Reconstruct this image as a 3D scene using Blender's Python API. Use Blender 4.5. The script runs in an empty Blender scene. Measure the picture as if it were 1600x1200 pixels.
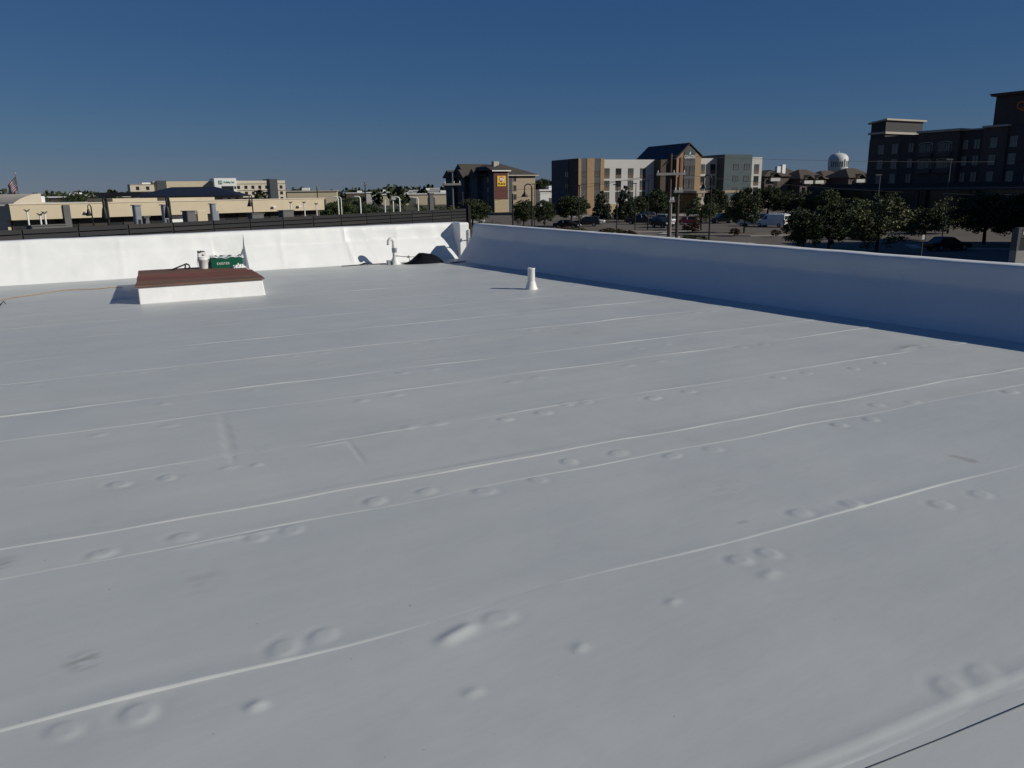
import bpy, bmesh, math, random
import numpy as np
from mathutils import Vector, Matrix

# ------------------------------------------------------------------ camera, sky, sun, exposure
scene = bpy.context.scene
col = scene.collection
R = math.radians

cam_d = bpy.data.cameras.new("camera")
cam_d.sensor_width = 36.0
cam_d.lens = 27.45
cam_d.clip_start = 0.05
cam_d.clip_end = 12000.0
cam = bpy.data.objects.new("camera", cam_d)
col.objects.link(cam)
PITCH, ROLL = R(13.9), R(0.8)
fw = Vector((0, math.cos(PITCH), -math.sin(PITCH)))
rt0 = Vector((1, 0, 0)); up0 = rt0.cross(fw)
rt = rt0 * math.cos(ROLL) - up0 * math.sin(ROLL)
upv = rt0 * math.sin(ROLL) + up0 * math.cos(ROLL)
m = Matrix((rt, upv, -fw)).transposed().to_4x4()
m.translation = Vector((0, 0, 1.6))
cam.matrix_world = m
scene.camera = cam

SUN_EL = R(28.0)
SUN_AZ = R(-17.0)          # direction to the sun, measured from +X towards +Y
to_sun = Vector((math.cos(SUN_AZ) * math.cos(SUN_EL), math.sin(SUN_AZ) * math.cos(SUN_EL), math.sin(SUN_EL)))

world = bpy.data.worlds.new("World")
scene.world = world
world.use_nodes = True
wn = world.node_tree
wn.nodes.clear()
sky = wn.nodes.new("ShaderNodeTexSky")
sky.sky_type = 'NISHITA'
sky.sun_disc = False
sky.sun_elevation = SUN_EL
sky.sun_rotation = R(90.0) - SUN_AZ      # Blender measures this clockwise from +Y
sky.altitude = 300
sky.air_density = 1.0
sky.dust_density = 0.0
sky.ozone_density = 6.0
bg = wn.nodes.new("ShaderNodeBackground")
bg.inputs[1].default_value = 0.05
wo = wn.nodes.new("ShaderNodeOutputWorld")
# film-like response of the sky colour, one curve per channel, the same in every direction
sep = wn.nodes.new("ShaderNodeSeparateColor"); cmb = wn.nodes.new("ShaderNodeCombineColor")
wn.links.new(sky.outputs[0], sep.inputs[0])
for ch, (gam, gain) in enumerate(((0.95, 0.60), (0.72, 1.12), (0.5, 2.48))):
    pw = wn.nodes.new("ShaderNodeMath"); pw.operation = 'POWER'; pw.inputs[1].default_value = gam
    ml = wn.nodes.new("ShaderNodeMath"); ml.operation = 'MULTIPLY'; ml.inputs[1].default_value = gain
    wn.links.new(sep.outputs[ch], pw.inputs[0]); wn.links.new(pw.outputs[0], ml.inputs[0]); wn.links.new(ml.outputs[0], cmb.inputs[ch])
wn.links.new(cmb.outputs[0], bg.inputs[0])
wn.links.new(bg.outputs[0], wo.inputs[0])

sun_d = bpy.data.lights.new("sun", 'SUN')
sun_d.energy = 5.0
sun_d.angle = R(0.53)
sun_d.color = (1.0, 0.955, 0.86)
sun = bpy.data.objects.new("sun", sun_d)
col.objects.link(sun)
sun.rotation_euler = (-to_sun).to_track_quat('-Z', 'Y').to_euler()
sun.location = (40, -10, 60)

scene.view_settings.view_transform = 'Standard'
scene.view_settings.look = 'None'
scene.view_settings.gamma = 1.0
scene.view_settings.exposure = -0.5
scene.view_settings.use_curve_mapping = False

# ------------------------------------------------------------------ helpers
rnd = random.Random(11)

def mat(name, c, rough=0.7, var=0.12, scale=3.0, bump=0.0, bscale=None, metal=0.0, spec=0.4, c2=None, stretch=None):
    """Principled material whose base colour wanders with noise; optional fine relief."""
    M = bpy.data.materials.new(name)
    M.use_nodes = True
    nt = M.node_tree
    b = nt.nodes["Principled BSDF"]
    b.inputs["Roughness"].default_value = rough
    b.inputs["Metallic"].default_value = metal
    b.inputs["Specular IOR Level"].default_value = spec
    tc = nt.nodes.new("ShaderNodeTexCoord")
    src = tc.outputs["Object"]
    if stretch:
        mp = nt.nodes.new("ShaderNodeMapping")
        mp.inputs["Scale"].default_value = stretch
        nt.links.new(src, mp.inputs[0]); src = mp.outputs[0]
    nz = nt.nodes.new("ShaderNodeTexNoise")
    nz.inputs["Scale"].default_value = scale
    nz.inputs["Detail"].default_value = 6.0
    nz.inputs["Roughness"].default_value = 0.6
    nt.links.new(src, nz.inputs["Vector"])
    ramp = nt.nodes.new("ShaderNodeValToRGB")
    ramp.color_ramp.elements[0].position = 0.3
    ramp.color_ramp.elements[1].position = 0.72
    lo = tuple(max(0, x * (1 - var)) for x in c)
    hi = tuple(min(1, x * (1 + var)) for x in c) if c2 is None else c2
    ramp.color_ramp.elements[0].color = (*lo, 1)
    ramp.color_ramp.elements[1].color = (*hi, 1)
    nt.links.new(nz.outputs[0], ramp.inputs[0])
    nt.links.new(ramp.outputs[0], b.inputs["Base Color"])
    if bump:
        n2 = nt.nodes.new("ShaderNodeTexNoise")
        n2.inputs["Scale"].default_value = bscale or scale * 6
        n2.inputs["Detail"].default_value = 5.0
        nt.links.new(src, n2.inputs["Vector"])
        bp = nt.nodes.new("ShaderNodeBump")
        bp.inputs["Strength"].default_value = 1.0
        bp.inputs["Distance"].default_value = bump
        nt.links.new(n2.outputs[0], bp.inputs["Height"])
        nt.links.new(bp.outputs[0], b.inputs["Normal"])
    return M

class MB:
    def __init__(self):
        self.v = []; self.f = []; self.sm = []
    def add(self, verts, faces, smooth=False):
        o = len(self.v)
        self.v += [tuple(p) for p in verts]
        self.f += [tuple(i + o for i in fc) for fc in faces]
        self.sm += [smooth] * len(faces)
        return self
    def box(self, x0, x1, y0, y1, z0, z1):
        return self.add([(x0,y0,z0),(x1,y0,z0),(x1,y1,z0),(x0,y1,z0),(x0,y0,z1),(x1,y0,z1),(x1,y1,z1),(x0,y1,z1)],
                 [(3,2,1,0),(4,5,6,7),(0,1,5,4),(1,2,6,5),(2,3,7,6),(3,0,4,7)])
    def frustum(self, b, t, z0, z1):
        (x0,x1,y0,y1) = b; (a0,a1,c0,c1) = t
        return self.add([(x0,y0,z0),(x1,y0,z0),(x1,y1,z0),(x0,y1,z0),(a0,c0,z1),(a1,c0,z1),(a1,c1,z1),(a0,c1,z1)],
                 [(3,2,1,0),(4,5,6,7),(0,1,5,4),(1,2,6,5),(2,3,7,6),(3,0,4,7)])
    def prism_y(self, pts, y0, y1):
        """polygon in (x,z) extruded along y; points counter-clockwise seen from -y"""
        n = len(pts)
        vs = [(x, y0, z) for x, z in pts] + [(x, y1, z) for x, z in pts]
        fs = [tuple(range(n)), tuple(range(2*n-1, n-1, -1))]
        fs += [((i+1) % n, i, i+n, (i+1) % n + n) for i in range(n)]
        return self.add(vs, fs)
    def prism_x(self, pts, x0, x1):
        """polygon in (y,z) extruded along x; counter-clockwise seen from +x"""
        n = len(pts)
        vs = [(x1, y, z) for y, z in pts] + [(x0, y, z) for y, z in pts]
        fs = [tuple(range(n)), tuple(range(2*n-1, n-1, -1))]
        fs += [((i+1) % n, i, i+n, (i+1) % n + n) for i in range(n)]
        return self.add(vs, fs)
    def cyl(self, p0, p1, r0, r1=None, n=10, caps=True, smooth=True):
        r1 = r0 if r1 is None else r1
        p0 = Vector(p0); p1 = Vector(p1); d = (p1 - p0).normalized()
        a = d.orthogonal().normalized(); b = d.cross(a)
        vs = []
        for p, r in ((p0, r0), (p1, r1)):
            for i in range(n):
                t = 2 * math.pi * i / n
                vs.append(p + a * (math.cos(t) * r) + b * (math.sin(t) * r))
        fs = [(i, (i+1) % n, (i+1) % n + n, i + n) for i in range(n)]
        self.add(vs, fs, smooth)
        if caps:
            self.add(vs[:n], [tuple(range(n-1, -1, -1))]); self.add(vs[n:], [tuple(range(n))])
        return self
    def tube(self, pts, r, n=8):
        pts = [Vector(p) for p in pts]
        rs = r if isinstance(r, (list, tuple)) else [r] * len(pts)
        a = None; rings = []
        for i, p in enumerate(pts):
            d = (pts[min(i+1, len(pts)-1)] - pts[max(i-1, 0)]).normalized()
            a = d.orthogonal().normalized() if a is None else (a - d * a.dot(d)).normalized()
            b = d.cross(a)
            rings.append([p + a * (math.cos(2*math.pi*k/n) * rs[i]) + b * (math.sin(2*math.pi*k/n) * rs[i]) for k in range(n)])
        vs = [q for rg in rings for q in rg]
        fs = []
        for i in range(len(pts) - 1):
            for k in range(n):
                fs.append((i*n+k, i*n+(k+1) % n, (i+1)*n+(k+1) % n, (i+1)*n+k))
        self.add(vs, fs, True)
        self.add(rings[0], [tuple(range(n-1, -1, -1))]); self.add(rings[-1], [tuple(range(n))])
        return self
    def lathe(self, prof, n=20, c=(0, 0), smooth=True):
        vs = []; fs = []
        for r, z in prof:
            for k in range(n):
                t = 2 * math.pi * k / n
                vs.append((c[0] + r * math.cos(t), c[1] + r * math.sin(t), z))
        for i in range(len(prof) - 1):
            for k in range(n):
                fs.append((i*n+k, i*n+(k+1) % n, (i+1)*n+(k+1) % n, (i+1)*n+k))
        return self.add(vs, fs, smooth)
    def data(self, name, material):
        me = bpy.data.meshes.new(name)
        me.from_pydata(self.v, [], self.f)
        me.polygons.foreach_set("use_smooth", self.sm)
        me.materials.append(material)
        me.update()
        return me
    def build(self, name, material, parent=None, loc=(0, 0, 0), rz=0.0):
        return obj(name, self.data(name, material), parent, loc, rz)

def obj(name, me, parent=None, loc=(0, 0, 0), rz=0.0):
    o = bpy.data.objects.new(name, me)
    col.objects.link(o)
    o.location = loc
    o.rotation_euler = (0, 0, rz)
    if parent is not None:
        o.parent = parent
    return o

def tag(o, label=None, cat=None, group=None, kind=None):
    if label: o["label"] = label
    if cat: o["category"] = cat
    if group: o["group"] = group
    if kind: o["kind"] = kind
    return o

def thing(name, label, cat, loc=(0, 0, 0), rz=0.0, group=None):
    o = bpy.data.objects.new(name, None)
    o.empty_display_size = 0.3
    col.objects.link(o)
    o.location = loc
    o.rotation_euler = (0, 0, rz)
    return tag(o, label, cat, group)

def bevel(o, w, seg=2):
    md = o.modifiers.new("bevel", 'BEVEL'); md.width = w; md.segments = seg; md.limit_method = 'ANGLE'
    return o

def text(name, s, size, material, parent, loc, rot, bold=0.0, shear=0.0, squash=1.0):
    cu = bpy.data.curves.new(name, 'FONT')
    cu.body = s; cu.size = size; cu.extrude = 0.02 * size; cu.align_x = 'CENTER'; cu.align_y = 'CENTER'
    cu.offset = bold * size; cu.shear = shear
    tmp = bpy.data.objects.new(name, cu); col.objects.link(tmp)
    bpy.context.view_layer.update()
    me = bpy.data.meshes.new_from_object(tmp)
    bpy.data.objects.remove(tmp); 
    me.materials.clear(); me.materials.append(material)
    o = obj(name, me, parent, loc); o.rotation_euler = rot; o.scale = (squash, 1, 1)
    return o

def copy_tree(o, parent=None):
    c = o.copy(); col.objects.link(c); c.parent = parent
    for ch in list(o.children):
        copy_tree(ch, c)
    return c

_fr = np.random.RandomState(5)
def fnoise(k, seed, wl):
    """smooth random field: sum of k sine waves around wavelength wl"""
    r = np.random.RandomState(seed)
    ang = r.rand(k) * 2 * math.pi; ph = r.rand(k) * 2 * math.pi; f = 2 * math.pi / (wl * (0.6 + 0.9 * r.rand(k)))
    def fn(x, y):
        s = 0
        for a, p, q in zip(ang, ph, f):
            s = s + np.sin(q * (x * math.cos(a) + y * math.sin(a)) + p)
        return s / math.sqrt(k)
    return fn

TH = R(30.0)                                   # the roof and the town grid are turned 30 degrees
CU, SU = math.cos(TH), math.sin(TH)
def W(u, v, z=0.0):
    return (u * CU - v * SU, u * SU + v * CU, z)

# ------------------------------------------------------------------ materials
def roof_material(name="coated roof membrane", base=(0.578, 0.594, 0.560), lo=(0.54, 0.558, 0.53)):
    M = bpy.data.materials.new(name); M.use_nodes = True
    nt = M.node_tree; b = nt.nodes["Principled BSDF"]; L = nt.links.new
    tc = nt.nodes.new("ShaderNodeTexCoord")
    def noise(scale, detail, stretch=(1, 1, 1), dist=0.0):
        mp = nt.nodes.new("ShaderNodeMapping"); mp.inputs["Scale"].default_value = stretch
        L(tc.outputs["Object"], mp.inputs[0])
        n = nt.nodes.new("ShaderNodeTexNoise"); n.inputs["Scale"].default_value = scale; n.inputs["Detail"].default_value = detail
        n.inputs["Distortion"].default_value = dist
        L(mp.outputs[0], n.inputs["Vector"]); return n.outputs[0]
    def ramp(src, p0, c0, p1, c1):
        r = nt.nodes.new("ShaderNodeValToRGB"); e = r.color_ramp.elements
        e[0].position = p0; e[0].color = (*c0, 1); e[1].position = p1; e[1].color = (*c1, 1)
        L(src, r.inputs[0]); return r.outputs[0]
    def mix(fac, a, c, mode='MIX'):
        x = nt.nodes.new("ShaderNodeMix"); x.data_type = 'RGBA'; x.blend_type = mode
        if isinstance(fac, float): x.inputs[0].default_value = fac
        else: L(fac, x.inputs[0])
        L(a, x.inputs[6])
        if isinstance(c, tuple): x.inputs[7].default_value = (*c, 1)
        else: L(c, x.inputs[7])
        return x.outputs[2]
    base_c = ramp(noise(0.55, 4, dist=0.6), 0.32, lo, 0.68, base)
    roll = ramp(noise(2.2, 3, (0.25, 1.6, 1)), 0.3, (0.93, 0.935, 0.945), 0.7, (1.0, 1.0, 1.0))   # roller strokes
    oi = nt.nodes.new("ShaderNodeObjectInfo")                     # each sheet was rolled on separately
    c = mix(1.0, base_c, roll, 'MULTIPLY')
    c = mix(1.0, c, ramp(oi.outputs["Random"], 0.0, (.955, .96, .975), 1.0, (1.0, .995, .985)), 'MULTIPLY')
    grime = ramp(noise(1.7, 7, (1, 1, 1), 1.2), 0.60, (0, 0, 0), 0.78, (0.35, 0.35, 0.35))
    c = mix(grime, c, tuple(x * 0.80 for x in lo))
    stain = ramp(noise(2.6, 6, (1, 1, 1), 0.4), 0.715, (0, 0, 0), 0.76, (0.45, 0.45, 0.45))
    c = mix(stain, c, (0.30, 0.27, 0.21))
    # a few named stains: roof coordinates, radius, strength
    for (su, sv, sr, sk) in ((7.40, 4.72, .20, .75), (7.62, 4.62, .10, .6), (-.10, 2.90, .085, .7), (-.42, 3.95, .12, .5), (.36, 3.30, .14, .25), (3.0, 2.9, .3, .12), (5.2, 7.4, .5, .18), (1.6, 10.4, .7, .15), (6.2, 9.4, .4, .2)):
        dm = nt.nodes.new("ShaderNodeVectorMath"); dm.operation = 'DISTANCE'; dm.inputs[1].default_value = (su, sv, 0)
        L(tc.outputs["Object"], dm.inputs[0])
        f1 = ramp(dm.outputs["Value"], 0.0, (sk,) * 3, 1.0, (0,) * 3); f1.node.color_ramp.elements[1].position = min(.95, sr)
        f2 = ramp(noise(14.0, 6, (.5, 1.6, 1), .8), .42, (0,) * 3, .62, (1,) * 3)
        c = mix(mix(1.0, f1, f2, 'MULTIPLY'), c, (0.20, 0.17, 0.125))
    speck = ramp(noise(38.0, 2), 0.755, (0, 0, 0), 0.775, (0.4, 0.4, 0.4))
    c = mix(speck, c, (0.16, 0.15, 0.14))
    L(c, b.inputs["Base Color"])
    rr = ramp(noise(1.3, 4), 0.3, (0.40,) * 3, 0.7, (0.56,) * 3)
    L(rr, b.inputs["Roughness"])
    b.inputs["Specular IOR Level"].default_value = 0.45
    bp = nt.nodes.new("ShaderNodeBump"); bp.inputs["Distance"].default_value = 0.0035
    bp.inputs["Strength"].default_value = 0.25
    L(noise(14.0, 8, (0.5, 1.4, 1)), bp.inputs["Height"]); L(bp.outputs[0], b.inputs["Normal"])
    return M

M_roof = roof_material()
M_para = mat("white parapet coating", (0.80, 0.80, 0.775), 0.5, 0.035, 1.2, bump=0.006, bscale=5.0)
M_para_shade = mat("shade-toned parapet coating", (0.66, 0.675, 0.67), 0.55, 0.05, 1.2, bump=0.006, bscale=5.0)  # darker copy of the parapet white; the wall's shade is put into its colour
M_copingwhite = mat("coping coating", (0.74, 0.75, 0.75), 0.5, 0.05, 2.0, bump=0.003, bscale=9.0)
M_curb = mat("white curb coating", (0.82, 0.81, 0.79), 0.55, 0.05, 4.0, bump=0.004, bscale=12)
M_pvc = mat("white pipe", (0.78, 0.76, 0.72), 0.45, 0.05, 8.0)
M_plank = [mat("weathered red plank %d" % i, c, 0.8, 0.35, 3.2, bump=0.002, bscale=30, stretch=(0.30, 2.2, 2), c2=c2)
           for i, (c, c2) in enumerate([((0.15, 0.095, 0.06), (0.25, 0.13, 0.085)), ((0.27, 0.07, 0.045), (0.18, 0.11, 0.065)),
                                        ((0.15, 0.095, 0.06), (0.30, 0.075, 0.05)), ((0.25, 0.07, 0.05), (0.19, 0.12, 0.075))])]
M_green = mat("green carton", (0.004, 0.10, 0.055), 0.5, 0.08, 6.0)
M_whitep = mat("white plastic", (0.78, 0.77, 0.74), 0.4, 0.05, 8.0)
M_cloth = mat("white rag", (0.76, 0.78, 0.77), 0.9, 0.08, 20.0, bump=0.004, bscale=40)
M_black = mat("black plastic", (0.012, 0.012, 0.013), 0.45, 0.2, 6.0)
M_tarp = mat("black tarpaulin", (0.004, 0.005, 0.008), 0.75, 0.3, 9.0, bump=0.010, bscale=9.0, spec=0.1)
M_clear = mat("grey plastic film", (0.40, 0.40, 0.38), 0.3, 0.25, 14.0, bump=0.01, bscale=18)
M_cord = mat("orange cord", (0.40, 0.27, 0.13), 0.6, 0.1, 8)
M_steel = mat("galvanised steel", (0.30, 0.32, 0.35), 0.42, 0.15, 2.0, metal=0.6)
M_slat = mat("charcoal cladding", (0.020, 0.020, 0.022), 0.6, 0.25, 1.4, stretch=(0.3, 3, 3))
M_slat2 = mat("charcoal cladding worn", (0.030, 0.029, 0.029), 0.6, 0.25, 1.1, stretch=(0.3, 3, 3))
M_darkmetal = mat("dark painted metal", (0.012, 0.011, 0.011), 0.5, 0.2, 2)
M_darkroof = mat("dark standing seam roof", (0.016, 0.017, 0.022), 0.5, 0.2, 0.7)
M_tan = mat("tan stucco", (0.54, 0.46, 0.325), 0.85, 0.06, 0.9, bump=0.004, bscale=20)
M_tan2 = mat("pale cream stucco", (0.60, 0.53, 0.42), 0.85, 0.05, 0.9)
M_greycol = mat("grey stucco", (0.12, 0.12, 0.12), 0.8, 0.1, 0.8)
M_glassdk = mat("dark shop glass", (0.030, 0.030, 0.033), 0.14, 0.25, 0.5, spec=0.6)
M_bronze = mat("brown tinted storefront", (0.05, 0.044, 0.04), 0.25, 0.2, 0.5)
M_white = mat("white paint", (0.74, 0.74, 0.72), 0.55, 0.06, 1.0)
M_offwhite = mat("light grey stucco", (0.50, 0.485, 0.455), 0.85, 0.05, 0.4)
M_asphalt = mat("parking asphalt", (0.125, 0.106, 0.086), 0.9, 0.22, 0.18, bump=0.006, bscale=9)
M_ground = mat("dry grass ground", (0.060, 0.062, 0.032), 0.95, 0.35, 0.05, c2=(0.10, 0.085, 0.05))
M_gravel = mat("tan gravel bed", (0.16, 0.125, 0.085), 0.95, 0.3, 1.5, bump=0.02, bscale=14)
M_concrete = mat("concrete", (0.36, 0.345, 0.31), 0.85, 0.12, 0.7)
M_rubber = mat("tyre rubber", (0.012, 0.012, 0.012), 0.8, 0.2, 5)
M_rim = mat("wheel rim", (0.42, 0.42, 0.43), 0.35, 0.1, 5, metal=0.7)
M_carglass = mat("car glass", (0.012, 0.014, 0.017), 0.08, 0.1, 1, spec=0.7)
M_lamp_red = mat("tail lamp", (0.30, 0.012, 0.01), 0.3, 0.1, 4)
M_lamp_clear = mat("head lamp", (0.62, 0.63, 0.62), 0.2, 0.1, 4)
M_bark = mat("bark", (0.045, 0.034, 0.025), 0.9, 0.3, 4.0, bump=0.02, bscale=18)
M_wood_pole = mat("utility pole timber", (0.085, 0.060, 0.044), 0.9, 0.25, 2.0, stretch=(4, 4, 0.3))
M_hedge = mat("hedge", (0.030, 0.036, 0.016), 0.9, 0.3, 2.0)

def leafmat(name, a, b):
    M = bpy.data.materials.new(name); M.use_nodes = True
    nt = M.node_tree; p = nt.nodes["Principled BSDF"]
    g = nt.nodes.new("ShaderNodeNewGeometry")
    r = nt.nodes.new("ShaderNodeValToRGB"); e = r.color_ramp.elements
    e[0].color = (*a, 1); e[1].color = (*b, 1)
    nt.links.new(g.outputs["Random Per Island"], r.inputs[0])
    nt.links.new(r.outputs[0], p.inputs["Base Color"])
    p.inputs["Roughness"].default_value = 0.6
    p.inputs["Specular IOR Level"].default_value = 0.25
    return M
M_leaf = [leafmat("dark oak leaves", (0.022, 0.034, 0.012), (0.062, 0.078, 0.028)),
          leafmat("mid green leaves", (0.030, 0.048, 0.016), (0.085, 0.105, 0.036)),
          leafmat("olive leaves", (0.05, 0.058, 0.02), (0.13, 0.135, 0.05)),
          leafmat("conifer needles", (0.016, 0.028, 0.016), (0.036, 0.052, 0.026)),
          leafmat("red brown shrub leaves", (0.05, 0.026, 0.016), (0.10, 0.05, 0.03))]

# ------------------------------------------------------------------ ground
def gz(y):
    if y < 100: return -5.2
    if y < 220: return -5.2 + 0.8 * (y - 100) / 120
    return -4.4

def sheet(name, x0, x1, ys, dz, material, kind='structure', nx=2, slant=None):
    vs = []; fs = []
    xs = [x0 + (x1 - x0) * i / (nx - 1) for i in range(nx)]
    for y in ys:
        for x in xs: vs.append((x, y, gz(y) + dz))
    for j in range(len(ys) - 1):
        for i in range(nx - 1):
            a = j * nx + i; fs.append((a, a + 1, a + nx + 1, a + nx))
    b = MB(); b.add(vs, fs)
    return tag(b.build(name, material), kind=kind)

sheet("ground", -9000, 9000, [-400, 0, 50, 100, 130, 160, 190, 220, 500, 1500, 9000], 0, M_ground, nx=5)
sheet("parking_lot", -20, 110, [58, 80, 100, 130, 160, 190, 207], 0.006, M_asphalt)
sheet("service_road", -120, 140, [22, 34, 50], 0.006, M_asphalt)

# ------------------------------------------------------------------ the roof we stand on
U0, U1 = -9.0, 9.1
roof = MB().box(U0, U1, -4.0, 17.95, -0.4, -0.03).build("roof", M_roof, None, (0, 0, 0), TH)
tag(roof, kind='structure')

SEAMS = [(-2.6, -.05), (-1.3, -.05), (0.0, -.05), (1.385, -.115), (2.575, -.068), (3.745, -.070), (4.07, -.064), (4.97, -.055), (6.05, -.050),
         (6.80, -.050), (8.02, -.035), (9.12, -.030), (10.35, -.022), (11.55, -.016), (12.75, -.010), (14.0, -.006), (15.2, -.003), (16.4, 0.0)]
# how hard each lap edge is lifted: (base step, ridge height, wrinkle seed)
LIFT = [(.004, .006)] * 3 + [(.004, .014), (.0034, .0035), (.0017, .002), (.0052, .012), (.003, .005), (.0025, .004), (.0025, .004), (.002, .004), (.003, .005)] + [(.002, .004)] * 6
wob = [fnoise(7, 40 + i, 1.3) for i in range(len(SEAMS))]
rid = [fnoise(6, 80 + i, 2.6) for i in range(len(SEAMS))]
crk = [fnoise(8, 120 + i, .33) for i in range(len(SEAMS))]
soft = fnoise(14, 7, 1.6); soft2 = fnoise(16, 8, 0.55); fine = fnoise(18, 9, 0.16)
# fastener plates telegraphing through the membrane, roof coordinates (along, away)
PLATES = [(-0.17,2.51),(0.04,2.48),(0.53,2.60),(0.68,2.61),(1.30,2.38),(2.44,2.24),(2.60,2.22),(2.35,1.23),(2.52,1.22),(3.08,2.45),(3.4,2.39),
 (3.78,2.15),(4.09,2.12),(0.01,3.82),(0.36,3.81),(0.66,3.62),(0.83,3.62),(1.31,3.75),(1.6,3.73),(1.87,3.56),(2.21,3.55),(2.53,3.71),(2.88,3.68),
 (3.13,3.46),(3.43,3.42),(4.53,3.34),(4.83,3.31),(5.19,3.52),(5.49,3.43),(0.15,4.77),(0.4,4.73),(1.99,4.9),(2.2,4.87),(2.66,4.71),(2.98,4.7),
 (3.25,4.8),(3.42,4.78),(3.93,4.59),(4.3,4.59),(5.27,4.53),(5.61,4.51),(1.96,5.78),(2.26,5.8),(3.27,5.66),(3.54,5.68),(6.1,4.40),(6.5,4.42),
 (4.5,5.62),(4.85,5.6),(6.0,5.66),(6.3,5.63),(0.1,5.9),(0.55,5.88),(2.6,6.5),(2.9,6.48),(5.1,6.2),(5.5,6.22),(6.4,3.2),(6.8,3.17),(0.6,6.55),(1.3,6.6)]
_pr = random.Random(3)
for a, b in ((8.02, -.035), (9.12, -.030), (10.35, -.022), (11.55, -.016)):
    u = -0.6
    while u < 8:
        PLATES += [(u, a + b * u - .12), (u + .28, a + b * u - .13)]; u += _pr.uniform(.9, 1.9)
# blisters, dents and short patch edges: (u, v, half length, half width, angle, height)
MARKS = [(1.11,2.36,.085,.030,.30,.012), (0.37,2.32,.030,.024,.3,.008), (0.86,5.40,.53,.014,1.45,-.0075), (1.50,4.60,.24,.010,1.457,-.004), (2.45,2.08,.05,.03,.2,.005),
         (1.4,4.83,.12,.012,-.03,.005), (2.15,7.4,.10,.02,0.,.006), (1.0,2.02,.03,.02,0.,.005), (1.45,2.05,.03,.02,.4,.005), (1.95,2.12,.03,.018,.2,.005), (0.75,4.72,.05,.03,.1,.004),
         (7.35,4.70,.22,.05,.1,.008), (3.1,6.9,.30,.018,-.05,.005), (0.9,4.68,.03,.03,0.,.005), (0.55,3.68,.25,.015,-.05,.005)]

def relief(u, v):
    z = 0.0015 * soft(u, v) + 0.0006 * soft2(u, v) + 0.00014 * fine(u, v)
    for k, (pu, pv) in enumerate(PLATES):
        ru = .040 + .008 * ((k * 7) % 5) / 5; hgt = .0032 + .0020 * ((k * 3) % 4) / 4
        ku = 1.0 + .15 * ((k * 5) % 3); ph = k * 1.3
        du = (u - pu); dv = (v - pv)
        if pv > 7: hgt *= .9
        q = np.sqrt(du * du / ku + dv * dv) / ru
        q = q * (1 + .10 * np.sin(2 * np.arctan2(dv, du) + ph))
        e = np.clip((1.28 - q) / .45, 0, 1)
        z = z + hgt * (e * e * (3 - 2 * e)) - .10 * hgt * np.clip(1 - q / .7, 0, 1) - .22 * hgt * np.exp(-((q - 1.75) / .3) ** 2)
    for (pu, pv, a, b, t, h) in MARKS:
        du = (u - pu) * math.cos(t) + (v - pv) * math.sin(t); dv = -(u - pu) * math.sin(t) + (v - pv) * math.cos(t)
        z = z + h * np.exp(-((du / a) ** 4) - (dv / b) ** 2)
    return z

def seam_v(i, u):
    if i >= len(SEAMS): return np.full_like(u, 17.80)
    a, b = SEAMS[i]
    return a + b * u + (.020 if i == 4 else .014) * wob[i](u, u * 0)

def seam_lift(i, u):
    s, r = LIFT[i]
    w = rid[i](u, 0 * u)
    c = (1 + .45 * crk[i](u, 0 * u)); k = .16 + .75 * rid[i](u * 1.9 + 3, 0 * u)
    if i in (4, 5, 6): k = np.where(k > 0, np.maximum(k, .30), np.minimum(k, -.30)) * np.tanh(np.abs(k) * 9)
    if i == 6: k = np.maximum(k, .38)
    return c * s * np.clip(k, -.7, 1) + r * np.clip(w * .75 - .15, 0, 1.3)

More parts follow.
